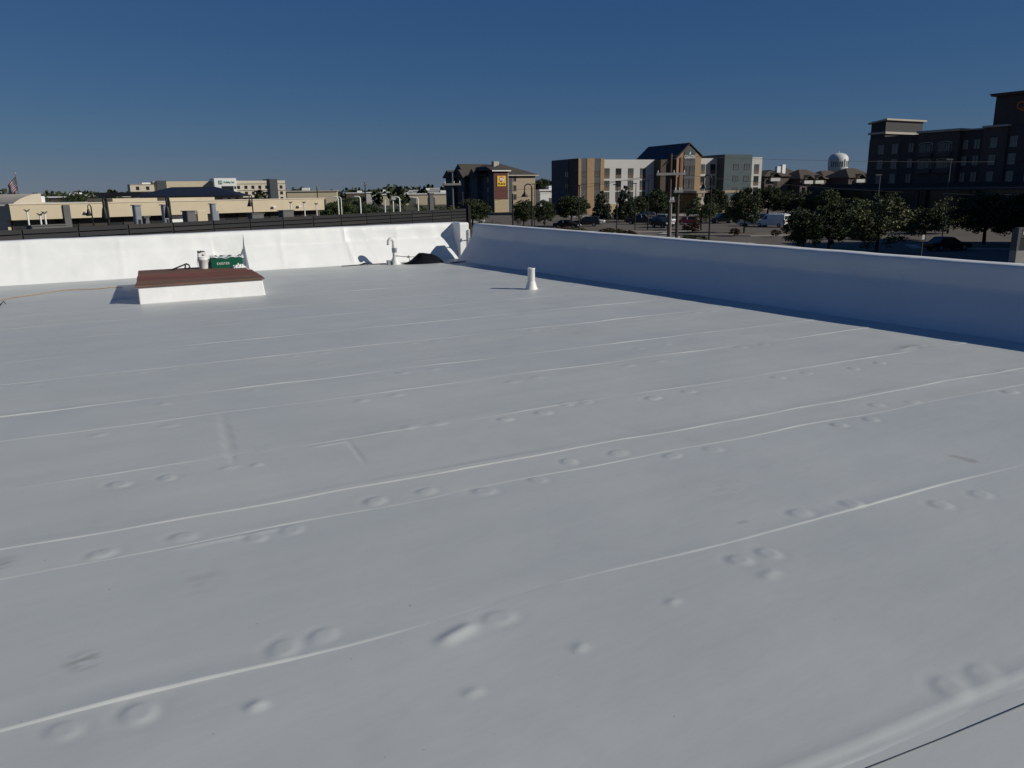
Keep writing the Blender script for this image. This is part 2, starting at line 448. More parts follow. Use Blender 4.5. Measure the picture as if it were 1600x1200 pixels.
def membrane_sheet(i):
    va = SEAMS[i][0]
    du, dv = ((.015, .0115) if va < 4.6 else (.03, .02) if va < 7 else (.06, .04) if va < 10 else (.14, .09))
    if va < 0.9: du, dv = .08, .06
    us = np.concatenate([np.arange(U0, -1.3, .3), np.arange(-1.3, U1 - .3, du), [U1]])
    w = (SEAMS[i + 1][0] if i + 1 < len(SEAMS) else 17.8) - va
    near = np.array([0, .004, .009, .015, .024, .036, .05, .07, .095, .12]) if va < 10 else np.array([0, .012, .03, .06, .1])
    ts = np.concatenate([near, np.arange(near[-1] + dv, w - dv * .5, dv), [w]]) / w
    Uu, T = np.meshgrid(us, ts)
    v0 = seam_v(i, Uu); v1 = seam_v(i + 1, Uu)
    V = v0 + (v1 - v0) * T
    d = (V - v0)
    h = seam_lift(i, Uu)
    edge = np.clip(d / .010, 0, 1); edge = edge * edge * (3 - 2 * edge)
    roll = .0022 * np.clip(1 - d / .25, 0, 1)
    ha = np.abs(h)
    lip = h * edge * np.exp(-(d / (.045 + 2.2 * ha)) ** 1.5)
    # slight trough just behind a lifted ridge
    lip = lip - .2 * h * np.exp(-((d - .10 - 2 * ha) / .05) ** 2)
    if i == 6:
        f2 = np.clip(.25 + .8 * rid[i](Uu * 1.3 + 7, 0 * Uu), 0, 1.2)
        lip = lip + .0065 * f2 * np.exp(-((d - .055) / .020) ** 2)
    if i == 3:
        lip = lip + .006 * np.exp(-((d - .06) / .018) ** 2)
    Z = relief(Uu, V) + lip + roll * edge
    X = Uu * CU - V * SU; Y = Uu * SU + V * CU
    n, mcols = Uu.shape
    co = np.stack([Uu, V, Z], -1).reshape(-1, 3)
    idx = np.arange(n * mcols).reshape(n, mcols)
    q = np.stack([idx[:-1, :-1], idx[:-1, 1:], idx[1:, 1:], idx[1:, :-1]], -1).reshape(-1, 4)
    me = bpy.data.meshes.new("membrane_sheet")
    me.vertices.add(len(co)); me.vertices.foreach_set("co", co.astype(np.float32).ravel())
    me.loops.add(q.size); me.loops.foreach_set("vertex_index", q.ravel().astype(np.int32))
    me.polygons.add(len(q))
    me.polygons.foreach_set("loop_start", np.arange(0, q.size, 4, dtype=np.int32))
    me.polygons.foreach_set("loop_total", np.full(len(q), 4, dtype=np.int32))
    me.polygons.foreach_set("use_smooth", np.ones(len(q), dtype=bool))
    me.materials.append(M_roof)
    me.update(calc_edges=True)
    return obj("membrane_sheet", me, roof)

for i in range(len(SEAMS)):
    membrane_sheet(i)

# ------------------------------------------------------------------ parapets
lump = fnoise(12, 21, 0.9); lump2 = fnoise(14, 22, 0.3)
WRINKLE = [(5.95, .016, -.12), (4.35, .008, .05), (7.05, .007, .10), (1.15, .008, .03), (-.55, .007, .02), (6.55, .006, -.3), (9.4, .008, .04), (12.1, .007, -.05)]
def wall_section(prof, s0, s1, ds=.045, amp=.006, hfun=None, axis='u', closed_ends=True):
    """sweep a (d,z) profile along the wall; d grows outward from the roof, noise on the visible face"""
    ns = max(2, int(abs(s1 - s0) / ds) + 1)
    ss = np.linspace(s0, s1, ns); n = len(prof)
    # resample profile edges
    pts = []
    for k in range(n - 1):
        (a0, z0), (a1, z1) = prof[k], prof[k + 1]
        m_ = max(1, int(math.hypot(a1 - a0, z1 - z0) / .08)) if z0 > -.2 and z1 > -.2 else 1
        pts += [(a0 + (a1 - a0) * j / m_, z0 + (z1 - z0) * j / m_) for j in range(m_)]
    pts.append(prof[-1])
    vs = []
    for s in ss:
        sc = hfun(s) if hfun else 1.0
        for k, (d, z) in enumerate(pts):
            wv = amp * lump(s, z * 2 + d) + amp * .4 * lump2(s, z * 2 + d) if z > .05 else 0.0
            if .05 < z < .97:
                for (w0, wa, wl) in WRINKLE: wv += -wa * math.exp(-((s - w0 - wl * z) / .035) ** 2)
            zz = z * sc if z > 0 else z
            dd = d + float(wv)
            if z > .7: zz += float(amp * .5 * lump(s * .7 + 9, 1.0))
            vs.append((s, dd, zz))
    m_ = len(pts); fs = []
    for i in range(ns - 1):
        for k in range(m_ - 1):
            fs.append((i*m_+k, (i+1)*m_+k, (i+1)*m_+k+1, i*m_+k+1))
    b = MB(); b.add(vs, fs, True)
    if closed_ends:
        b.add(vs[:m_], [tuple(range(m_))]); b.add(vs[-m_:], [tuple(range(m_ - 1, -1, -1))])
    return b

# back parapet: local x along u, local y along v
bk = thing("parapet_wall", "sunlit white coated parapet wall behind the wood-topped curb", "parapet", W(0, 17.4), TH)
H_BACK = lambda s: 0.81 + .006 * max(-2, min(9.4, s))
PB = [(0.0, -.02), (.03, .015), (.30, .545), (.345, .60), (.355, .64), (.395, .955), (.415, .99), (.45, 1.0), (.72, 1.0), (.72, -5.2)]
PN = [(.375, -.02), (.378, .30), (.385, .64), (.395, .955), (.415, .99), (.45, 1.0), (.72, 1.0), (.72, -5.2)]
hb = lambda s: H_BACK(s)
joints = [-9.0, -7.4, -5.7, -4.1, -2.4, -.75, .9, 2.35, 2.93]
for a, b in zip(joints[:-1], joints[1:]):
    wall_section(PB, a, b, hfun=hb).build("face_panel", M_para, bk)
wall_section(PN, 2.93, 3.60, hfun=hb).build("scupper_recess", M_para, bk)
ck = MB()
ck.add([(2.91, -.01, -.01), (3.03, .385, -.01), (2.92, .39, .45), (2.90, .39, -.01)], [(0, 1, 2), (0, 2, 3), (1, 3, 2), (0, 3, 1)])
ck.build("recess_cheek", M_para, bk)
joints = [3.60, 4.5, 5.85, 7.3, 8.86]
for a, b in zip(joints[:-1], joints[1:]):
    wall_section(PB, a, b, hfun=hb).build("face_panel", M_para, bk)
# stub of the side wall joined to the back wall at the corner
vs = []; st = MB()
st.prism_x([(-.02, .0), (.45, .0), (.45, .80), (.40, .862), (.02, .866), (-.02, .84)], 8.62, 8.88)
so = st.build("corner_stub", M_para, bk); bevel(so, .03, 3)
MB().cyl((8.86, -.06, .10), (8.86, -.06, .70), .02, n=10).build("drain_pipe", M_pvc, bk)

# side parapet: runs towards the camera along -v; local x along v, profile d along -> +u
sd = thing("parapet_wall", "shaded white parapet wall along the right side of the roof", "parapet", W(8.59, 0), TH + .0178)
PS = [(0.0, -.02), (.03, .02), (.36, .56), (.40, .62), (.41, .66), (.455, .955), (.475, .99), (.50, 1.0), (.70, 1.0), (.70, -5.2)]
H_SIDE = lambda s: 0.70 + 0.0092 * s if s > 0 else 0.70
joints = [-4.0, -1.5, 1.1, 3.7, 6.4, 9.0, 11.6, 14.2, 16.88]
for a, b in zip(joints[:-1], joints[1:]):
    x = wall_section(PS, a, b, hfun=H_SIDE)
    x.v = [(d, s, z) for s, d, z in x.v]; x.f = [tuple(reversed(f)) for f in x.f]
    x.build("face_panel", M_para_shade, sd)

# ------------------------------------------------------------------ things on the roof
# wood-topped curb
cb = thing("roof_curb", "low white roof curb topped with weathered red-brown boards", "roof curb", W(1.03, 13.05), TH)
SH = .107
def shear(b):
    b.v = [(px + SH * py, py, pz) for px, py, pz in b.v]; return b
x = MB(); x.frustum((0.0, 1.88, 0, 2.72), (.0, 1.85, .02, 2.7), -.01, .255); shear(x)
bevel(x.build("curb_wall", M_curb, cb), .015, 2)
for k in range(5):
    y0 = -.02 + k * .55
    pl = MB(); pl.box(-.03 + .008 * (k % 2), 1.885 - (.09 if k == 3 else .16 if k == 4 else .012 * (k % 3)), y0 + .003, y0 + .546, .257, .283 + .003 * (k % 2))
    bevel(shear(pl).build("plank", M_plank[k % 4], cb), .004, 1)

# white bucket
bu = thing("bucket", "white bucket with a lid and rags on the red-brown boards", "bucket", W(2.36, 15.38, .285), TH)
MB().lathe([(0.001, 0), (.115, 0), (.118, .01), (.142, .19), (.150, .195), (.150, .225), (.143, .228), (.146, .26), (.001, .262)], 22).build("pail", M_whitep, bu)
x = MB(); x.frustum((-.13, .10, -.09, .1), (-.12, .09, -.08, .09), .263, .375); bevel(x.build("paper_bag", M_whitep, bu), .01)
x = MB()
for k in range(9): 
    px, py = rnd.uniform(-.13, .1), rnd.uniform(-.09, .07)
    x.tube([(px, py, .37), (px + rnd.uniform(-.04, .04), py - .02, .39 + rnd.uniform(0, .02)), (px + rnd.uniform(-.08, .08), py, .385)], .012, 6)
x.prism_y([(-.045, .30), (.035, .30), (-.005, .335)], -.095, -.088)
x.build("black_scraps", M_black, bu)
MB().tube([(-.146, 0, .20), (-.17, 0, .12), (-.15, -.06, .05), (-.17, -.1, .02)], .006, 6).build("handle", M_steel, bu)

bu.scale = (.66, .66, .80)
gun_off = 0
gun = thing("caulking_gun", "black caulking gun lying left of the white bucket", "caulking gun", W(1.98, 15.40, .287), TH)
MB().tube([(-.16, 0, .012), (.02, .0, .075), (.10, 0, .105)], .013, 8).build("barrel", M_black, gun)
MB().tube([(.08, 0, .10), (.13, 0, .08), (.14, 0, .03), (.10, 0, .008), (.06, 0, .03), (.07, 0, .08)], .015, 8).build("handle", M_black, gun)
MB().tube([(-.16, 0, .012), (-.27, .01, .014)], .007, 6).build("plunger", M_black, gun)

gb = thing("carton", "open green carton with white lettering on the red-brown boards", "carton", W(2.48, 15.28, .285), R(22))
x = MB(); x.box(0, .60, 0, .012, 0, .225); x.box(0, .60, .288, .30, 0, .225); x.box(0, .012, .012, .288, 0, .225); x.box(.588, .60, .012, .288, 0, .225); x.box(.012, .588, .012, .288, 0, .01)
x.build("carton_body", M_green, gb); gb.scale = (.92, .92, .86)
text("lettering", "EXISTER", .068, M_white, gb, (.225, -.003, .095), (R(90), 0, 0), bold=.01)
x = MB()
nn = 26
vs = []; fs = []
for j in range(8):
    for i in range(nn):
        a = i / (nn - 1); b = j / 7
        vs.append((-.015 + .63 * a + .01 * math.sin(9 * b), -.012 + .32 * b, .224 + .022 * math.sin(math.pi * b) + .012 * math.sin(11 * a + 4 * b) + .010 * math.sin(23 * a - 5 * b)))
for j in range(7):
    for i in range(nn - 1):
        q = j * nn + i; fs.append((q, q + 1, q + nn + 1, q + nn))
x.add(vs, fs, True); lin = x.build("liner", M_cloth, gb)
sm_ = lin.modifiers.new("thick", 'SOLIDIFY'); sm_.thickness = .008
for (px, w_) in ((.09, .05), (.20, .06), (.36, .07), (.55, .07)):
    MB().tube([(px - w_ / 2, .05, .25), (px, .04, .268), (px + w_ / 2, .06, .252)], .011, 6).build("strap", M_black, gb)
for px in (.06, .44):
    MB().box(px, px + .065, -.004, -.001, .205, .222).build("hand_hole", M_black, gb)

def rag(name, label, cat, loc, rz, sx, sy, h, seed, material, res=22):
    fn = fnoise(7, seed, .55); vs = []; fs = []
    for j in range(res):
        for i in range(res):
            a = i / (res - 1) * 2 - 1; b = j / (res - 1) * 2 - 1
            r = math.hypot(a, b); k = max(abs(a), abs(b)); s = k / r if r > 1e-6 else 1
            a2, b2 = a * s, b * s
            hh = h * max(0, 1 - (k ** 2.2)) * (.65 + .4 * float(fn(a, b)))
            e = 1 + .14 * float(fn(a2 * 1.3 + 5, b2 * 1.3))
            vs.append((a2 * sx * e, b2 * sy * e, max(0.002, hh)))
    for j in range(res - 1):
        for i in range(res - 1):
            q = j * res + i; fs.append((q, q + 1, q + res + 1, q + res))
    x = MB(); x.add(vs, fs, True)
    o = x.build(name, material, None, loc, rz)
    return tag(o, label, cat)
rag("rag", "crumpled white rag lying in front of the green carton", "rag", W(2.93, 15.10, .287), TH, .125, .07, .075, 3, M_cloth)
rag("plastic_bag", "grey crumpled plastic bag between the bucket and the green carton", "plastic bag", W(2.52, 15.42, .287), TH, .09, .07, .22, 5, M_clear)

# vent pipe with flared boot
vp = thing("vent_pipe", "short white vent pipe with a flared boot standing on the open roof", "vent pipe", (.345, 13.03, 0))
MB().lathe([(.115, -.005), (.108, .012), (.088, .05), (.082, .085), (.068, .12), (.064, .14)], 24).build("boot", M_pvc, vp)
MB().lathe([(.062, .10), (.060, .33), (.064, .335), (.064, .352), (.052, .353), (.050, .20)], 24).build("pipe", M_pvc, vp)

# gooseneck vent
gv = thing("gooseneck_vent", "white gooseneck vent pipe near the back parapet with a cord tied round it", "vent pipe", W(6.74, 16.95), TH)
MB().lathe([(.13, -.005), (.125, .02), (.075, .10), (.055, .16)], 20).build("boot", M_pvc, gv)
arc = [(0, 0, .05), (-.01, 0, .30), (-.015, 0, .46)] + [(-.075 + .06 * math.cos(t), 0, .50 + .075 * math.sin(t)) for t in [R(a) for a in (0, 30, 60, 90, 120, 150, 180)]] + [(-.135, 0, .44)]
MB().tube(arc, [.05, .045, .045] + [.043] * 7 + [.046], 14).build("pipe", M_pvc, gv)
MB().cyl((-.006, 0, .27), (-.011, 0, .37), .056, .056, 16).build("coupling", M_steel, gv)
x = MB(); x.box(-.20, -.12, -.06, .03, 0, .10); x.box(-.10, -.05, -.10, -.03, 0, .13); x.build("bracket", M_steel, gv)
x = MB(); x.tube([(-.05, -.03, .20), (.05, -.05, .19), (.20, -.05, .165), (.33, -.03, .15), (.60, .0, .14), (.80, .05, .10)], .008, 6)
x.tube([(.27, -.05, .17), (.30, -.06, .14), (.33, -.05, .16), (.31, -.05, .18)], .014, 6); x.tube([(.33, -.05, .15), (.33, -.06, .06), (.28, -.06, .005)], .006, 6)
x.build("cord", M_black, gv)
lc = MB(); lc.tube([(0, 0, .008), (.4, .03, .008), (.6, -.02, .03), (.75, .02, .008), (1.05, 0, .008)], .012, 6); lc.tube([(.42, .02, .01), (.55, .03, .045), (.62, .0, .012)], .014, 6)
tag(lc.build("rope", M_black, None, W(5.55, 17.18, 0), TH), "dark rope lying at the foot of the back parapet beside the gooseneck", "rope")

# black tarpaulin heap
fn = fnoise(9, 31, .42); vs = []; fs = []; res = 44
for j in range(res):
    for i in range(res):
        a = i / (res - 1); b = j / (res - 1) * 2 - 1
        prof = np.interp(a, [0, .12, .30, .42, .50, .62, .78, .88, 1.0], [.0, .03, .12, .225, .235, .225, .19, .12, 0])
        wv = (1 - abs(b) ** 2.2)
        z = prof * wv * (1 + .10 * float(fn(a * .5, b * .2))) + .010 * wv * float(fn(a * 1.1 + 3, b * .7))
        vs.append((-.02 + .98 * a, b * (.10 + .17 * math.sin(math.pi * min(1, a * 1.05)) ** .6), max(.004, z)))
for j in range(res - 1):
    for i in range(res - 1):
        q = j * res + i; fs.append((q, q + 1, q + res + 1, q + res))
x = MB(); x.add(vs, fs, True)
tag(x.build("tarpaulin", M_tarp, None, W(6.92, 16.86, 0), R(26)), "black tarpaulin heaped on the roof beside the gooseneck vent", "tarpaulin")

# cords
pts = [W(u, v, .011 + .004 * math.sin(9 * u)) for u, v in ((-2.4, 14.2), (-1.6, 14.6), (-.84, 14.95), (-.6, 15.22), (-.31, 15.45), (-.2, 15.62), (.07, 15.82), (.35, 15.78), (.6, 15.70), (.8, 15.74), (1.0, 15.66))]
x = MB(); x.tube(pts, .0065, 6); tag(x.build("extension_cord", M_cord), "orange extension cord running left along the roof to the curb", "cord")
pc = [(7.86, 16.35, .012), (8.25, 16.48, .012), (8.53, 16.60, .03), (8.72, 16.68, .33), (8.89, 16.72, .55), (8.94, 16.73, .62), (8.985, 16.74, .80), (9.03, 16.745, .868), (9.3, 16.78, .868), (9.46, 16.8, .85)]
x = MB(); x.tube([W(*p) for p in pc], .011, 6); x.cyl(W(9.2, 16.77, .855), W(9.24, 16.77, .925), .03, .012, 8); tag(x.build("cable", M_black), "black cable draped over the shaded parapet at the far corner", "cable")
sc = MB(); sc.box(-.05, .0, -.02, .02, 0, .03); sc.tube([(0, 0, .02), (.05, .01, .07), (.06, .02, .02)], .008, 6)
tag(sc.build("bracket_scrap", M_black, None, W(-.80, 14.2, 0), TH), "small black metal scrap on the roof by the left edge of view", "scrap")

x = MB(); x.tube([W(u, v, .006) for u, v in ((1.2, 1.19), (1.75, 1.135), (2.12, 1.09), (2.5, 1.05), (3.2, .96))], .0013, 6)  # thin black tube added to draw the seam's shadow line
tag(x.build("seam_line", M_black), "thin black line added as the dark edge of the nearest roof seam at lower right", "seam line")

# ------------------------------------------------------------------ building helpers
def window(parent, wall_y, x, z, w, h, pane, frame, lower=None, out=-1):
    """a window standing on a wall at local y = wall_y; out = -1 means the wall faces -y"""
    key = (round(w, 2), round(h, 2), pane.name, frame.name, lower.name if lower else None, out)
    if key not in window.cache:
        p = MB(); p.box(-w/2 + .06, w/2 - .06, *sorted((0.004 * out, .035 * out)), -h/2 + .06, h/2 - .06)
        f = MB(); yy = sorted((.002 * out, .09 * out))
        f.box(-w/2, -w/2 + .07, *yy, -h/2, h/2); f.box(w/2 - .07, w/2, *yy, -h/2, h/2)
        f.box(-w/2 + .07, w/2 - .07, *yy, -h/2, -h/2 + .07); f.box(-w/2 + .07, w/2 - .07, *yy, h/2 - .07, h/2)
        f.box(-.03, .03, *yy, -h/2 + .07, h/2 - .07)
        l = None
        if lower:
            l = MB(); l.box(-w/2 - .02, w/2 + .02, *sorted((.002 * out, .06 * out)), -h/2 - .85, -h/2 - .004)
            l = l.data("lower_panel", lower)
        window.cache[key] = (p.data("window", pane), f.data("frame", frame), l)
    a, b, c = window.cache[key]
    o = obj("window", a, parent, (x, wall_y, z)); obj("frame", b, o)
    if c: obj("lower_panel", c, o)
    return o
window.cache = {}

M_winpale = mat("pale window glass", (0.10, 0.105, 0.10), 0.12, 0.35, 0.35, spec=0.6)
M_windark = mat("dark window glass", (0.025, 0.026, 0.028), 0.10, 0.3, 0.35, spec=0.6)
M_frame = mat("bronze frame", (0.05, 0.045, 0.04), 0.5, 0.1, 1)
M_brownpanel = mat("brown panel", (0.12, 0.085, 0.06), 0.7, 0.15, 1)
M_woodclad = mat("honey timber cladding", (0.30, 0.195, 0.10), 0.7, 0.16, 1.2, stretch=(1, 1, 4))
M_blockclad = mat("brown grey end wall", (0.075, 0.058, 0.043), 0.8, 0.12, 0.6)
M_slate = mat("slate grey cladding", (0.060, 0.068, 0.075), 0.7, 0.1, 0.6)
M_teal = mat("blue grey cladding", (0.058, 0.082, 0.092), 0.7, 0.1, 0.6)
M_redcol = mat("red brick pier", (0.20, 0.085, 0.055), 0.8, 0.15, 1.5)
M_redboard = mat("maroon siding", (0.105, 0.028, 0.022), 0.7, 0.1, 1.5, stretch=(0.3, 0.3, 5))
M_stone = mat("tan stone veneer", (0.40, 0.32, 0.20), 0.85, 0.25, 2.5)
M_beige = mat("beige siding", (0.36, 0.285, 0.205), 0.8, 0.08, 0.8, stretch=(0.4, 0.4, 4))
M_shingle = mat("brown shingle roof", (0.070, 0.060, 0.048), 0.9, 0.2, 1.2, bump=0.02, bscale=8)
M_shingle2 = mat("warm brown shingle roof", (0.085, 0.066, 0.048), 0.9, 0.2, 0.8)
M_yellow = mat("yellow sign face", (0.70, 0.45, 0.02), 0.5, 0.05, 1)
M_redsign = mat("red sign face", (0.42, 0.02, 0.035), 0.5, 0.05, 1)
M_greensign = mat("green sign face", (0.02, 0.16, 0.06), 0.5, 0.05, 1)
M_inksign = mat("dark sign lettering", (0.02, 0.02, 0.03), 0.5, 0.05, 1)
M_brick = mat("dark brick", (0.075, 0.058, 0.052), 0.85, 0.2, 0.9, bump=0.01, bscale=12)
M_brick2 = mat("brown brick", (0.095, 0.072, 0.060), 0.85, 0.2, 0.9, bump=0.01, bscale=12)
M_cornice = mat("cream cornice", (0.42, 0.38, 0.31), 0.7, 0.08, 1)
M_orange = mat("orange sign letter", (0.55, 0.13, 0.01), 0.5, 0.05, 1)

def hip(x0, x1, y0, y1, z0, z1, inset, ov=0.4, th=.2):
    b = MB(); x0 -= ov; x1 += ov; y0 -= ov; y1 += ov
    if (x1 - x0) >= (y1 - y0):
        yc = (y0 + y1) / 2; r = [(x0 + inset, yc, z1), (x1 - inset, yc, z1)]
        fs = [(4, 5, 9, 8), (5, 6, 9), (6, 7, 8, 9), (7, 4, 8)]
    else:
        xc = (x0 + x1) / 2; r = [(xc, y0 + inset, z1), (xc, y1 - inset, z1)]
        fs = [(4, 5, 8), (5, 6, 9, 8), (6, 7, 9), (7, 4, 8, 9)]
    vs = [(x0,y0,z0),(x1,y0,z0),(x1,y1,z0),(x0,y1,z0),(x0,y0,z0+th),(x1,y0,z0+th),(x1,y1,z0+th),(x0,y1,z0+th)] + r
    fs = fs + [(3,2,1,0),(0,1,5,4),(1,2,6,5),(2,3,7,6),(3,0,4,7)]
    return b.add(vs, fs)

def wall(parent, x0, x1, y0, y1, z0, z1, material, name="wall"):
    return MB().box(x0, x1, y0, y1, z0, z1).build(name, material, parent)

# ------------------------------------------------------------------ hotel with the peaked tower
ZB = 4.6          # ground floor level is world z = -ZB
co = thing("hotel", "white and timber-clad four-storey hotel with a dark peaked tower", "hotel", (17.11, 200.0, -ZB), R(23))
wall(co, 0, 7.28, 0, 15, 0, 13.75, M_blockclad)
wall(co, -.12, 0, 5.2, 14.8, 0, 13.7, M_slate, "end_wall_panel")
for (a, b, mm) in ((0, .79, M_woodclad), (.79, 2.4, M_slate), (2.4, 4.47, M_woodclad), (4.47, 6.19, M_slate), (6.19, 7.28, M_woodclad)):
    wall(co, a, b, -.16 if mm is M_woodclad else -.06, 0, 0, 13.72, mm, "cladding_strip")
for xx in (1.6, 5.33):
    for zz in (10.0, 7.05, 4.1, 1.4): window(co, -.06, xx, zz, 1.45, 1.35, M_winpale, M_frame)
for zz in (10.0, 7.05, 4.1):
    o = window(co, 0, 0, 0, 2.2, 1.4, M_windark, M_frame); o.rotation_euler = (0, 0, R(-90)); o.location = (-.13, 6.0, zz)
wall(co, 7.28, 22.4, .5, 14, 0, 13.5, M_offwhite)
wall(co, 7.28, 22.4, .42, .498, 0, 2.6, M_stone, "stone_base")
for xx in (8.4, 11.8, 15.4, 19.0):
    for zz in (10.55, 7.55, 4.75): window(co, .5, xx, zz, 1.55, 1.6, M_winpale if (int(xx * 3 + zz)) % 3 else M_windark, M_frame, M_brownpanel)
# peaked tower
wall(co, 22.4, 26.0, -2.5, 14, 0, 13.4, M_blockclad, "tower_side")
tw = MB(); tw.prism_y([(26.0, 0), (33.5, 0), (33.5, 14.0), (29.75, 16.9), (26.0, 13.6)], -4.2, 13.5); tw.build("tower", M_woodclad, co)
wall(co, 25.93, 26.0, -4.0, 13, 0, 13.4, M_blockclad, "tower_side")
rf = MB()
rf.prism_y([(25.2, 13.25), (29.75, 17.2), (34.1, 13.9), (34.1, 14.1), (29.75, 17.5), (25.2, 13.5)], -4.5, 15.0); rf.build("roof", M_darkroof, co)
sp = MB(); sp.prism_y([(28.2, 4.6), (31.6, 4.6), (31.6, 15.35), (29.75, 16.7), (28.2, 15.35)], -4.36, -4.2); sp.build("tower_panel", M_slate, co)
wall(co, 27.0, 27.7, -4.45, -4.2, 0, 13.9, M_redcol, "pier")
for zz in (10.6, 7.4):
    for xx in (29.05, 30.75): window(co, -4.36, xx, zz, 1.5, 2.4, M_winpale, M_frame)
text("lettering", "COUNTRY", .98, M_white, co, (29.9, -4.39, 13.95), (R(90), 0, 0), bold=.02, squash=.74)
text("lettering", "INN & SUITES", .36, M_winpale, co, (29.9, -4.39, 13.25), (R(90), 0, 0), squash=.8)
x = MB(); x.prism_y([(29.75, 14.55), (30.0, 14.6), (30.05, 15.0), (29.93, 15.35), (29.78, 15.1)], -4.41, -4.38); x.build("flame_mark", M_white, co)
wall(co, 33.5, 42.2, .5, 14, 0, 13.9, M_offwhite)
wall(co, 33.5, 36.2, .40, .50, 13.3, 13.72, M_white, "light_band")
for xx in (34.55, 37.5, 40.8):
    for zz in (11.55, 8.5, 5.5): window(co, .5, xx, zz, 1.55, 1.6, M_winpale if (int(xx + zz)) % 2 else M_windark, M_frame, M_brownpanel)
wall(co, 42.2, 51.3, -2.6, 14, 0, 14.75, M_teal)
for xx in (46.0, 49.6):
    for zz in (11.6, 8.55, 5.5): window(co, -2.6, xx, zz, 1.7, 1.5, M_winpale, M_slate)
wall(co, 51.3, 57.3, .5, 14, 0, 14.2, M_offwhite)
for xx in (52.2, 55.5):
    for zz in (11.5, 8.4, 5.4): window(co, .5, xx, zz, 1.6, 1.7, M_winpale if zz > 9 else M_windark, M_frame, M_brownpanel)
cn = MB(); cn.box(26.5, 43.0, -12.5, -4.5, 5.0, 5.55); cn.build("porch_roof", M_beige, co)
for (xx, yy) in ((27.6, -12), (35.0, -12.0), (42.2, -12)):
    wall(co, xx - .5, xx + .5, yy - .3, yy + .5, 0, 5.0, M_stone, "porch_pillar")
wall(co, 43.5, 57, -3.6, -3.3, 0, 3.0, M_beige, "low_wall")

# ------------------------------------------------------------------ hotel with the yellow sign
my = thing("hotel", "beige hotel with a brown hipped roof and a maroon wall with a yellow sign", "hotel", (-1.55, 235.0, -4.9), R(30))
wall(my, -4.0, 12.0, 2.0, 27, 0, 10.9, M_beige)
wall(my, .2, 4.0, 1.9, 2.0, 0, 10.8, M_slate, "shade_panel")  # slate skin that paints the shade on this strip of wall
wall(my, -4.3, .2, -2.0, 2.0, 0, 4.1, M_stone, "stone_base")
wall(my, -4.3, .2, -1.95, 2.0, 4.1, 12.2, M_redboard, "sign_wall")
wall(my, -4.42, -4.3, -1.95, 27, 0, 11.2, M_slate, "end_wall_panel")
hip(-4.5, 12.0, 2.0, 27.0, 10.9, 14.4, 7.0, .8).build("roof", M_shingle, my)
g = MB(); g.frustum((-5.2, .9, -2.6, 9.0), (-4.4, .2, 2.6, 9.0), 12.2, 13.4); g.build("sign_wall_roof", M_shingle, my)
wall(my, -5.25, .95, -2.65, -2.55, 11.95, 12.25, M_white, "fascia")
wall(my, -4.3, 12.7, 1.1, 1.2, 10.75, 11.05, M_cornice, "fascia")
wall(my, .18, .42, -2.0, -1.9, 0, 11.9, M_cornice, "corner_trim")
for zz in (10.0, 7.25, 4.7): window(my, 2.0, 4.85, zz, 1.15, 1.8, M_windark, M_cornice)
for k in range(6):
    for zz in (9.6, 6.9, 4.2, 1.6):
        o = window(my, 0, 0, 0, 1.4, 1.5, M_winpale if (k + int(zz)) % 3 else M_windark, M_frame); o.rotation_euler = (0, 0, R(-90)); o.location = (-4.43, 1.5 + 4.2 * k, zz)
for k, (y0, y1) in enumerate(((6.0, 10.0), (14.5, 19.0), (22.5, 27.5))):
    g = MB(); g.prism_x([(y0 - .5, 10.6), (y1 + .5, 10.6), (y1 + .5, 10.9), ((y0 + y1) / 2, 13.0), (y0 - .5, 10.9)], -6.4, 2.0); g.build("dormer_roof", M_shingle, my)
    wall(my, -5.6, -4.42, y0, y1, 0, 10.6, M_slate, "bay")
g = MB(); g.prism_x([(18.0, 12.4), (24, 12.4), (24, 12.6), (21, 14.8), (18, 12.6)], -4.4, 6.0); g.build("upper_gable_roof", M_shingle, my)
wall(my, -3.6, 5.5, 18.6, 23.4, 10.9, 12.4, M_redboard, "upper_gable_wall")
wall(my, 1.2, 3.0, 8.0, 9.4, 12.5, 15.1, M_cornice, "chimney")
sg = MB(); sg.box(-3.45, -.5, -2.14, -1.96, 7.75, 10.7); so = sg.build("sign_panel", M_yellow, my); bevel(so, .25, 3)
MB().cyl((-1.95, -2.20, 9.75), (-1.95, -2.15, 9.75), .78, n=24).build("red_disc", M_redsign, so)
text("lettering", "My", 1.25, M_white, so, (-1.98, -2.23, 9.72), (R(90), 0, 0), bold=.03, shear=.25)
text("lettering", "PLACE", .82, M_inksign, so, (-1.98, -2.18, 8.42), (R(90), 0, 0), bold=.02)

# ------------------------------------------------------------------ cream hotel far left
hi = thing("hotel", "cream hotel with a green logo panel beyond the tan retail building", "hotel", (-188.07, 400.0, -5.0), R(30))
wall(hi, 0, 11, 0, 14, 0, 12.3, M_tan2)
wall(hi, 11, 39.6, 3, 16, 0, 13.6, M_tan)
wall(hi, 12.5, 17.0, 1.0, 3, 0, 14.0, M_slate, "grey_tower")
wall(hi, 39.6, 50.6, -2.5, 12, 0, 15.0, M_white, "sign_tower")
wall(hi, 43.0, 49.0, -2.62, -2.5, 6.0, 11.0, M_windark, "glazing")
wall(hi, 50.6, 68.0, 0, 14, 0, 13.7, M_tan2)
wall(hi, 68.0, 72.2, -1.4, 14, 0, 14.5, M_slate, "grey_tower")
wall(hi, 72.2, 76.6, 0, 14, 0, 13.7, M_tan2)
for a, b in ((0, 11), (50.6, 68.0), (72.2, 76.6)):
    wall(hi, a, b, -.12, 0, 11.9, 12.15, M_brownpanel, "trim_band"); wall(hi, a, b, -.12, 0, 8.5, 8.75, M_brownpanel, "trim_band")
